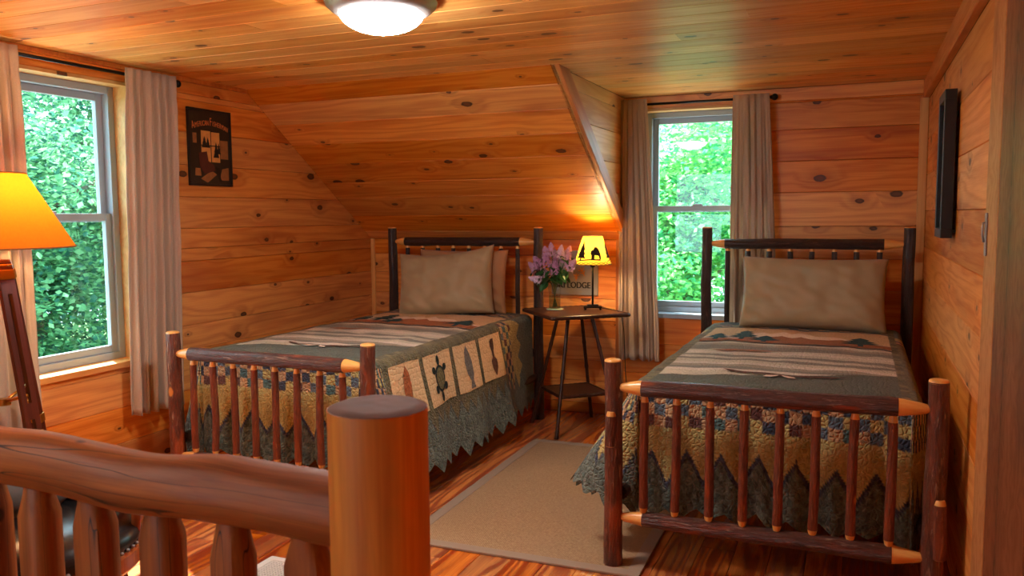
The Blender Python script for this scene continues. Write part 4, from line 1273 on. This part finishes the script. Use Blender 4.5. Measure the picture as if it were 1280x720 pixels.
# ski lodge sign
sg = empty('sign', (-0.728, Y0 - 0.001, 0.92)); tag(sg, 'grey metal wall sign reading SKI LODGE behind the flowers', 'sign')
mb = MB(); mb.box(-0.158, -0.012, -0.145, 0.158, 0, 0.142, 0.003); mb.build('panel', plain('brushed_sign_metal', (150, 142, 136), 0.4, 0.35, vary=0.12, vscale=6), sg)
ink = plain('sign_ink', (20, 18, 18), 0.6)
me = bold(text_mesh('SKI LODGE', 0.056), 0.0016); me.transform(Matrix.Scale(0.86, 4, (1, 0, 0)))
mk('lettering', me, ink, sg, (-0.01, -0.0145, -0.10), (PI / 2, 0, 0))
mb = MB()
def strokes(mb, cx, cz, s, rot):
    for (a, b) in (((0, -1), (0, 1)), ((0, 0.1), (-0.7, 0.7)), ((0, 0.1), (0.7, 0.7)), ((0, -0.5), (-0.5, 0.0)), ((0, -0.5), (0.5, 0.0))):
        def R_(p): return Vector((cx + s * (p[0] * math.cos(rot) - p[1] * math.sin(rot)), -0.0135, cz + s * (p[0] * math.sin(rot) + p[1] * math.cos(rot))))
        mb.tube([R_(a), R_(b)], 0.003, 5)
strokes(mb, 0.055, 0.005, 0.03, 0.5); strokes(mb, 0.012, -0.03, 0.024, 0.0); strokes(mb, -0.05, 0.03, 0.03, -0.4)
mb.build('snowflake_marks', plain('sign_orange', (206, 128, 44), 0.6), sg)

# poster on the left wall
ps = empty('poster', (XL + 0.001, -1.578, 1.662), PI / 2); tag(ps, 'framed dark fishing poster titled AMERICAN FISHERMAN on the left wall', 'poster')
pw, phh = 0.158, 0.202
mb = MB(); mb.box(-pw + 0.008, -0.010, -phh + 0.008, pw - 0.008, 0, phh - 0.008); mb.build('print', plain('poster_dark', (40, 28, 20), 0.45, vary=0.4, vscale=25), ps)
mb = MB()
for q in ((-pw, -phh, pw, -phh + 0.011), (-pw, phh - 0.011, pw, phh), (-pw, -phh + 0.011, -pw + 0.011, phh - 0.011), (pw - 0.011, -phh + 0.011, pw, phh - 0.011)):
    mb.box(q[0], -0.016, q[1], q[2], 0.0, q[3], 0.002)
mb.build('frame', black_frame, ps)
sep = plain('poster_sepia', (214, 150, 78), 0.6, vary=0.3, vscale=30); sep2 = plain('poster_tan', (150, 98, 52), 0.6, vary=0.4, vscale=40); drk = plain('poster_black', (24, 17, 12), 0.6); red = plain('poster_chair', (84, 34, 22), 0.6, vary=0.3, vscale=40)
def flat(nm, polys, mat, y):
    mb = MB()
    for P in polys: mb.poly_on(P, lambda a, b: (a, y, b))
    # face the room
    mb.f = [tuple(reversed(f)) for f in mb.f]
    mb.build(nm, mat, ps)
rect = lambda x0, z0, x1, z1: [(x0, z0), (x1, z0), (x1, z1), (x0, z1)]
flat('painted_window', [rect(-0.068, -0.075, 0.0, 0.008), rect(0.006, -0.075, 0.068, 0.008), rect(-0.068, 0.014, 0.0, 0.088), rect(0.006, 0.014, 0.068, 0.084)], sep, -0.0112)
def spruce(cx, zb, w, h):
    return [(cx - w, zb), (cx - w * 0.55, zb + h * 0.33), (cx - w * 0.7, zb + h * 0.33), (cx - w * 0.3, zb + h * 0.66), (cx - w * 0.4, zb + h * 0.66), (cx, zb + h), (cx + w * 0.4, zb + h * 0.66), (cx + w * 0.3, zb + h * 0.66), (cx + w * 0.7, zb + h * 0.33), (cx + w * 0.55, zb + h * 0.33), (cx + w, zb)]
flat('painted_trees', [spruce(-0.045, 0.0, 0.022, 0.06), spruce(-0.02, 0.0, 0.018, 0.055), spruce(0.04, -0.05, 0.022, 0.085), spruce(0.06, -0.03, 0.015, 0.06)], drk, -0.0118)
flat('painted_picture', [rect(-0.128, 0.02, -0.10, 0.072)], sep2, -0.0114)
flat('painted_note', [rect(0.072, -0.055, 0.13, 0.045)], sep2, -0.0114)
for P_ in ([(-0.08, -0.165), (-0.03, -0.185), (0.04, -0.14), (0.0, -0.12)], [(0.06, -0.17), (0.13, -0.17), (0.13, -0.10), (0.08, -0.11)], [(-0.12, -0.15), (-0.075, -0.15), (-0.08, -0.11), (-0.115, -0.11)]): flat('painted_gear', [P_], sep2, -0.0114)
flat('painted_chair', [[(-0.09, -0.03), (-0.03, -0.02), (-0.02, -0.07), (0.02, -0.09), (0.03, -0.12), (-0.05, -0.14), (-0.085, -0.10)]], red, -0.0122)
flat('painted_boots', [[(0.03, -0.10), (0.06, -0.105), (0.07, -0.165), (0.085, -0.175), (0.06, -0.18), (0.045, -0.15)]], drk, -0.0120)
mb = MB()
pts = [Vector((0.10 * math.cos(a), 0, 0.10 * math.sin(a))) for a in [2.2 + 0.12 * i for i in range(14)]]
tit = bpy.data.meshes.new('title'); bm = bmesh.new()
word = [('A', 0.056)] + [(ch, 0.038) for ch in 'MERICAN'] + [(' ', 0.012)] + [('F', 0.060)] + [(ch, 0.038) for ch in 'ISHERMAN']
wid = {'I': 0.5, ' ': 0.6, 'M': 1.25, 'N': 1.05}
adv = [s_ * 0.60 * wid.get(ch, 1.0) for ch, s_ in word]; tot = sum(adv); xx = -tot / 2; k_ = 0.262 / tot
for (ch, s_), a in zip(word, adv):
    cx = (xx + a / 2) * k_; xx += a
    if ch == ' ': continue
    t_ = text_mesh(ch, s_, 0.0004)
    arch = 0.118 - 1.6 * cx * cx
    t_.transform(Matrix.Translation((cx, arch, 0)) @ Matrix.Rotation(-3.2 * cx * 0.5, 4, 'Z') @ Matrix.Diagonal((k_ * 0.9, 1, 1, 1)))
    bm.from_mesh(t_)
bm.to_mesh(tit); bm.free()
mk('title', tit, plain('poster_title', (226, 130, 66), 0.6), ps, (0, -0.0125, 0), (PI / 2, 0, 0))

# ------------------------------------------------------------------ framed picture on the right wall
pf = empty('wall_picture', (XR - 0.0005, -1.46, 1.47), -PI / 2); tag(pf, 'deep black framed picture seen edge-on on the right wall', 'picture')
fw, fh = 0.13, 0.275
mb = MB()
for q in ((-fw, -fh, fw, -fh + 0.035), (-fw, fh - 0.035, fw, fh), (-fw, -fh + 0.035, -fw + 0.035, fh - 0.035), (fw - 0.035, -fh + 0.035, fw, fh - 0.035)):
    mb.box(q[0], -0.052, q[1], q[2], -0.012, q[3], 0.002)
mb.build('frame', black_frame, pf)
mb = MB(); mb.box(-fw + 0.03, -0.036, -fh + 0.03, fw - 0.03, -0.028, fh - 0.03); mb.build('print', plain('picture_print', (150, 104, 70), 0.5, vary=0.5, vscale=14), pf)
mb = MB(); mb.box(-fw + 0.033, -0.042, -fh + 0.033, fw - 0.033, -0.040, fh - 0.033); mb.build('glass', pane_glass, pf)
mb = MB(); mb.box(-0.06, -0.03, fh - 0.09, 0.06, 0, fh - 0.075); mb.box(-fw + 0.02, -0.028, -fh + 0.02, fw - 0.02, -0.0, -fh + 0.03); mb.build('hanger', black_frame, pf)
# latch plate on the casing
la = empty('latch_plate', (XR - 0.031, -2.64, 1.235), -PI / 2); tag(la, 'small worn metal latch plate on the casing by the right wall', 'latch')
mb = MB(); mb.box(-0.012, -0.004, -0.055, 0.012, 0.0, 0.055, 0.0015); mb.build('plate', nickel, la)
mb = MB(); mb.tube([(0, -0.004, 0.03), (0, -0.009, 0.03), (0, -0.010, 0.0), (0, -0.006, -0.02)], 0.003, 6); mb.build('hook', nickel, la, smooth=True)

# ------------------------------------------------------------------ ceiling lamp
def ceiling_lamp(x, y, label, power):
    dome_mat = emis('lit_frosted_glass', (1.0, 0.985, 0.95), power)
    cl = empty('ceiling_lamp', (x, y, H)); tag(cl, label, 'lamp', 'flush ceiling lamps')
    mb = MB(); mb.lathe([(0.0, -0.001), (0.183, -0.001), (0.188, -0.008), (0.183, -0.020), (0.168, -0.034), (0.147, -0.047), (0.141, -0.048), (0.139, -0.042), (0.0, -0.036)], 56); mb.build('ring', nickel, cl, angle=0.7)
    mb = MB()
    pr_ = [(0.1405 * math.cos(a), -0.040 - 0.068 * math.sin(a)) for a in [PI / 2 * i / 12 for i in range(13)]]
    pr_[-1] = (0.0005, pr_[-1][1]); mb.lathe(pr_, 48); mb.build('glass_dome', dome_mat, cl, smooth=True)
ceiling_lamp(-0.53, -2.63, 'round flush ceiling lamp with frosted dome above the bed foot ends', CEIL_LAMP)
ceiling_lamp(-1.55, -4.95, 'added unseen fill lamp, round and flush, on the ceiling behind the camera', CEIL_LAMP * 0.52)  # added lamp, out of view, fills the bed fronts and railing with light

# ------------------------------------------------------------------ curtains
def curtain(label, loc, rz, w_top, w_bot, zt, zb, shift, folds, seed, amp=0.028):
    """local x across, y towards the wall; pinch-pleated head"""
    def fn(u, v):
        z = zt + (zb - zt) * v
        wv = w_top + (w_bot - w_top) * min(1, v * 1.15) ** 0.8
        uu = u + 0.03 * math.sin(u * 9 + seed) * v
        x_ = (uu - 0.5) * wv + shift * v
        ph = 2 * PI * folds * u + 0.6 * math.sin(3 * u + seed)
        top = max(0, 1 - v / 0.07)
        a = amp * (0.55 + 0.45 * v) * (0.7 + 0.5 * mnoise.noise(Vector((u * 3, v * 1.2, seed))))
        y_ = a * math.sin(ph) * (1 - 0.35 * top) + 0.4 * a * math.sin(2.3 * ph + 1.1 + v * 0.8) * (1 - top)
        pin = math.exp(-((v - 0.065) / 0.018) ** 2)
        y_ *= 1 - 0.55 * pin
        y_ += 0.006 * mnoise.noise(Vector((u * 8, v * 7, seed + 5)))
        return (x_, y_, z + 0.004 * math.sin(ph) * v)
    mb = MB(); mb.grid(fn, folds * 16, 46)
    o = mb.build('curtain', curtain_mat, None, loc, smooth=True, rot=(0, 0, rz))
    md = o.modifiers.new('thick', 'SOLIDIFY'); md.thickness = 0.0025
    tag(o, label, 'curtain', 'beige window curtains')
    return o
CY = 0.088
RY = 0.045
curtain('beige pleated curtain beside the poster, right of the left-wall window', (XL + CY, -2.035, 0), PI / 2, 0.30, 0.31, 1.985, 0.36, -0.055, 6, 1)
curtain('beige pleated curtain behind the tripod lamp at the left photo edge', (XL + CY, -2.86, 0), PI / 2, 0.28, 0.30, 1.985, 0.36, 0.0, 6, 2)
curtain('beige pleated curtain between the table lamp and the dormer window', (-0.325, Y0 - CY, 0), 0, 0.16, 0.265, 1.985, 0.39, 0.045, 5, 3, 0.024)
curtain('beige pleated curtain behind the headboard, right of the dormer window', (0.365, Y0 - CY, 0), 0, 0.20, 0.27, 1.975, 0.39, 0.04, 5, 4, 0.024)
def rod(label, loc, rz, x0, x1, ends):
    E_ = empty('curtain_rod', loc, rz); tag(E_, label, 'curtain rod', 'black curtain rods')
    mb = MB(); mb.tube([(x0, 0, 0), (x1, 0, 0)], 0.008, 10); mb.build('rod', black_metal, E_, smooth=True)
    for e in ends:
        s_ = 1 if e > 0 else -1; xe = x1 if e > 0 else x0
        mb = MB(); mb.sphere((xe + s_ * 0.022, 0, 0), 0.019, 12, 8); mb.tube([(xe, 0, 0), (xe + s_ * 0.008, 0, 0)], 0.011, 10); mb.build('finial', black_metal, E_, smooth=True)
        mb = MB(); xb_ = xe - s_ * 0.03; mb.tube([(xb_, 0, 0), (xb_, RY - 0.004, -0.01)], 0.006, 8); mb.lathe([(0.0, 0), (0.016, 0), (0.016, 0.004), (0, 0.004)], 12)
        n_ = len(mb.v)
        for i in range(n_ - 48, n_):
            vx, vy, vz = mb.v[i]; mb.v[i] = (xb_ + vx, RY - 0.0045 + vz, -0.01 + vy)
        mb.build('bracket', black_metal, E_, smooth=True)
    return E_
rod('black curtain rod above the left-wall window', (XL + RY, -2.45, 1.962), PI / 2, -0.60, 0.60, (-1, 1))
rod('black curtain rod above the dormer window', (0.035, Y0 - RY, 1.957), 0, -0.42, 0.435, (1,))

# ------------------------------------------------------------------ tripod floor lamp
fl = empty('floor_lamp', (-1.935, -3.03, 0.0)); tag(fl, 'wooden tripod floor lamp with a glowing amber shade by the left window', 'lamp')
amber = shade_mat('amber_linen', (206, 116, 36), (226, 120, 26), 0.45)
def fcone(u, v):
    th = 2 * PI * u; r = 0.262 + (0.112 - 0.262) * v
    return (r * math.cos(th), r * math.sin(th), 1.190 + 0.268 * v)
mb = MB(); mb.grid(fcone, 56, 6); fs = mb.build('shade', amber, fl, smooth=True)
mb = MB()
for v in (0.0, 1.0): mb.tube([fcone(k / 48, v) for k in range(49)], 0.003, 6, False)
mb.build('rim', plain('shade_rim', (150, 92, 34), 0.8), fs)
mb = MB(); mb.sphere((0, 0, 1.30), (0.03, 0.03, 0.04), 12, 8); mb.build('bulb', emis('large_bulb', (1.0, 0.62, 0.28), 30), fl, smooth=True)
lamp_light('floor_lamp_light', (0, 0, 1.36), fl, FLOOR_LAMP, (1.0, 0.64, 0.30), 0.03)
mb = MB(); mb.tube([(0, 0, 1.10), (0, 0, 1.26)], 0.012, 12); mb.lathe([(0.014, 1.205), (0.02, 1.215), (0.02, 1.26), (0.014, 1.27)], 14); mb.build('stem', brass, fl, smooth=True)
mb = MB(); mb.lathe([(0, 1.085), (0.045, 1.085), (0.05, 1.095), (0.05, 1.135), (0.045, 1.145), (0, 1.145)], 24); hub = mb.build('hub', walnut, fl, angle=0.6)
mb = MB(); mb.lathe([(0.0505, 1.10), (0.053, 1.103), (0.053, 1.127), (0.0505, 1.13)], 24); mb.build('hub_band', brass, hub, angle=0.6)
for k in range(3):
    a = math.radians(-8 + 120 * k)
    dr = Vector((math.cos(a), math.sin(a), 0)); sd = Vector((-math.sin(a), math.cos(a), 0))
    for s_ in (-1, 1):
        pass
    p1 = dr * 0.05 + Vector((0, 0, 1.12)); p0 = dr * 0.30 + Vector((0, 0, 0.0))
    ax = (p0 - p1); L_ = ax.length
    mb = MB()
    # twin-board leg with a slot, along local z
    for (xa, xb, za, zb) in ((-0.026, -0.008, 0.0, 0.78), (0.008, 0.026, 0.0, 0.78), (-0.008, 0.008, 0.0, 0.10), (-0.008, 0.008, 0.50, 0.56), (-0.008, 0.008, 0.70, 0.78)):
        mb.box(xa, -0.011, za, xb, 0.011, zb)
    mb.box(-0.010, -0.009, 0.66, 0.010, 0.009, L_ - 0.02)
    lg = mb.build('leg', walnut, fl)
    z_ = ax.normalized(); x_ = sd; y_ = z_.cross(x_)
    m4 = Matrix((x_, y_, z_)).transposed().to_4x4(); m4.translation = p1
    lg.matrix_local = m4
    for zk in (0.03, 0.62):
        mb = MB(); mb.box(-0.030, -0.014, zk - 0.018, 0.030, 0.014, zk + 0.018, 0.003); mb.build('leg_band', brass, lg)
    mb = MB(); mb.box(-0.011, -0.010, L_ - 0.04, 0.011, 0.010, L_ - 0.004, 0.003); mb.build('foot_tip', brass, lg)
    mb = MB(); mb.sphere((0.0, -0.018, 0.54), 0.014, 10, 6); mb.build('clamp_knob', brass, lg, smooth=True)
    q = dr * 0.155 + Vector((0, 0, 0.66))
    mb = MB(); mb.tube([q, (0, 0, 0.62)], 0.006, 8); mb.build('spreader', brass, fl, smooth=True)
mb = MB(); mb.lathe([(0, 0.608), (0.022, 0.608), (0.022, 0.632), (0, 0.632)], 14); mb.build('spreader_hub', brass, fl, angle=0.6)

# ------------------------------------------------------------------ leather captain's chair
ch = empty('armchair', (-1.16, -3.50, 0), math.radians(-12)); tag(ch, 'leather armchair with curved wooden arms and nailhead trim behind the log railing', 'chair')
chair_wood = axial('chair_wood', lin((186, 96, 44)), lin((150, 68, 30)), lin((110, 46, 20)), 0.22)
mb = MB(); mb.lathe([(0, 0.30), (0.262, 0.30), (0.272, 0.312), (0.272, 0.352), (0.262, 0.362), (0, 0.362)], 48); mb.build('seat_ring', chair_wood, ch, angle=0.6)
mb = MB(); mb.lathe([(0.262, 0.358), (0.268, 0.375), (0.262, 0.40), (0.22, 0.428), (0.12, 0.438), (0.001, 0.44)], 48); st_ = mb.build('seat_cushion', leather, ch, smooth=True)
mb = MB()
for k in range(64): a = 2 * PI * k / 64; mb.sphere((0.269 * math.cos(a), 0.269 * math.sin(a), 0.367), 0.0058, 6, 4)
mb.build('nailheads', nickel, st_, smooth=True)
def arc(r, a0, a1, n, z): return [(r * math.cos(a0 + (a1 - a0) * i / n), r * math.sin(a0 + (a1 - a0) * i / n), z) for i in range(n + 1)]
A0, A1 = math.radians(48), math.radians(312)      # opening towards +x
def band(r0, r1, z0, z1, a0, a1, n=48, rise=0.0):
    mb = MB()
    for i in range(n + 1):
        a = a0 + (a1 - a0) * i / n
        t_ = math.sin(PI * i / n) ** 2 * rise
        for (r, z) in ((r0, z0), (r1, z0), (r1, z1 + t_), (r0, z1 + t_)):
            mb.v.append((r * math.cos(a), r * math.sin(a), z))
    for i in range(n):
        for k in range(4):
            k2 = (k + 1) % 4
            mb.f.append((i * 4 + k, i * 4 + k2, (i + 1) * 4 + k2, (i + 1) * 4 + k))
    mb.f.append((3, 2, 1, 0)); mb.f.append(tuple(n * 4 + k for k in range(4)))
    return mb
ar = band(0.245, 0.305, 0.515, 0.550, A0, A1).build('arm_rail', chair_wood, ch, angle=0.6)
lp = band(0.25, 0.30, 0.549, 0.566, A0 - 0.02, A1 + 0.02).build('arm_pad', leather, ar, angle=0.6)
mb = MB()
for k in range(60):
    a = A0 + (A1 - A0) * k / 59; mb.sphere((0.302 * math.cos(a), 0.302 * math.sin(a), 0.558), 0.0055, 6, 4)
mb.build('nailheads', nickel, lp, smooth=True)
mb = MB(); mb.sphere((-0.13, 0.02, 0.49), (0.06, 0.15, 0.085), 20, 12); mb.build('back_cushion', grey_cloth, ch, smooth=True)
band(0.228, 0.25, 0.36, 0.53, math.radians(95), math.radians(265), 32).build('inner_back', leather, ch, angle=0.6)
for k, a in enumerate((50, 85, 120, 150, 180, 210, 240, 275, 310)):
    a = math.radians(a); mb = MB()
    mb.tube([(0.25 * math.cos(a), 0.25 * math.sin(a), 0.35), (0.262 * math.cos(a), 0.262 * math.sin(a), 0.46), (0.272 * math.cos(a), 0.272 * math.sin(a), 0.52)], [0.012, 0.017, 0.011], 8); mb.build('arm_support', chair_wood, ch, smooth=True)
for a in (45, 135, 225, 315):
    a = math.radians(a); mb = MB(); mb.tube([(0.2 * math.cos(a), 0.2 * math.sin(a), 0.305), (0.24 * math.cos(a), 0.24 * math.sin(a), 0.12), (0.26 * math.cos(a), 0.26 * math.sin(a), 0.0)], [0.024, 0.02, 0.014], 10); mb.build('leg', chair_wood, ch, smooth=True)

# ------------------------------------------------------------------ floor register
fr_ = empty('floor_register', (-0.90, -2.74, 0.0)); tag(fr_, 'white metal floor vent grille in the wooden floor behind the railing', 'vent')
wm = plain('white_enamel', (226, 222, 212), 0.4)
mb = MB()
for q in ((-0.17, -0.12, 0.17, -0.09), (-0.17, 0.09, 0.17, 0.12), (-0.17, -0.09, -0.14, 0.09), (0.14, -0.09, 0.17, 0.09)): mb.box(q[0], q[1], 0.0002, q[2], q[3], 0.007, 0.002)
mb.build('frame', wm, fr_)
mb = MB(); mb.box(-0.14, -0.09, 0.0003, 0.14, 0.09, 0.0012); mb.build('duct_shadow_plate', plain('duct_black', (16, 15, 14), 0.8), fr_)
for i in range(22):
    x_ = -0.14 + 0.28 * (i + 0.5) / 22
    mb = MB(); mb.box(x_ - 0.0028, -0.09, 0.002, x_ + 0.0028, 0.09, 0.005); mb.build('grille_bar', wm, fr_)
for i in range(13):
    y_ = -0.09 + 0.18 * (i + 0.5) / 13
    mb = MB(); mb.box(-0.14, y_ - 0.0028, 0.0022, 0.14, y_ + 0.0028, 0.0052); mb.build('grille_bar', wm, fr_)

# ------------------------------------------------------------------ log railing
NX, NY = 0.272, -3.975
rlg = empty('log_railing', (NX, NY, 0)); tag(rlg, 'peeled log railing with a thick newel post in the foreground', 'railing')
ne = log_obj('newel_post', (0, 0, 0), (0, 0, 0.996), 0.080, 0.0785, log_post, rlg, 40, 30, 0.008, seed=400)
mb = MB()
def top_ring(u, v):
    th = 2 * PI * u
    r = 0.0775 * (1 - v) ** 0.999
    return (r * math.cos(th), r * math.sin(th), 0.9965 + 0.005 * min(1, v * 6) + 0.0015 * mnoise.noise(Vector((r * 40 * math.cos(th), r * 40 * math.sin(th), 0))))
mb.grid(top_ring, 40, 12); mb.build('sawn_top', log_end, ne, smooth=True)
log_obj('handrail', (-0.065, 0.035, 0.806), (-2.2, 0.035, 0.818), 0.061, 0.050, log_rail, rlg, 24, 60, 0.045, seed=410)
log_obj('bottom_rail', (-0.07, 0.035, 0.13), (-2.2, 0.035, 0.13), 0.045, 0.045, log_rail, rlg, 18, 20, 0.04, seed=411)
bxs = [0.105, -0.059, -0.227, -0.40, -0.554, -0.70, -0.85, -1.0, -1.15, -1.3]
for i, x_ in enumerate(bxs):
    hw_ = 0.039 + 0.004 * hsh(i, 3)
    cut = 0.735 - 0.004 * i
    mb = MB()
    seg = 20
    # picket: half-round log with a chamfered shoulder and a round tenon into the rail
    zs = [(0.13, 1.0), (0.4, 1.0), (0.685 + 0.02 * hsh(i, 1), 1.0), (0.745, 0.70), (0.80, 0.55)]
    for (z, sc) in zs:
        for k in range(seg):
            th = 2 * PI * k / seg
            r = hw_ * sc * (1 + 0.05 * mnoise.noise(Vector((math.cos(th) * 1.5, math.sin(th) * 1.5, z * 4 + i))))
            yy = r * math.sin(th)
            if sc == 1.0: yy = max(yy, -hw_ * (0.55 + 0.3 * hsh(i, 7)))
            mb.v.append((r * math.cos(th), yy, z))
    for j in range(len(zs) - 1):
        for k in range(seg):
            k2 = (k + 1) % seg
            mb.f.append((j * seg + k, j * seg + k2, (j + 1) * seg + k2, (j + 1) * seg + k))
    mb.f.append(tuple(reversed(range(seg)))); mb.f.append(tuple((len(zs) - 1) * seg + k for k in range(seg)))
    mb.build('baluster', log_rail, rlg, (x_ - NX, 0.035, 0), angle=0.5)
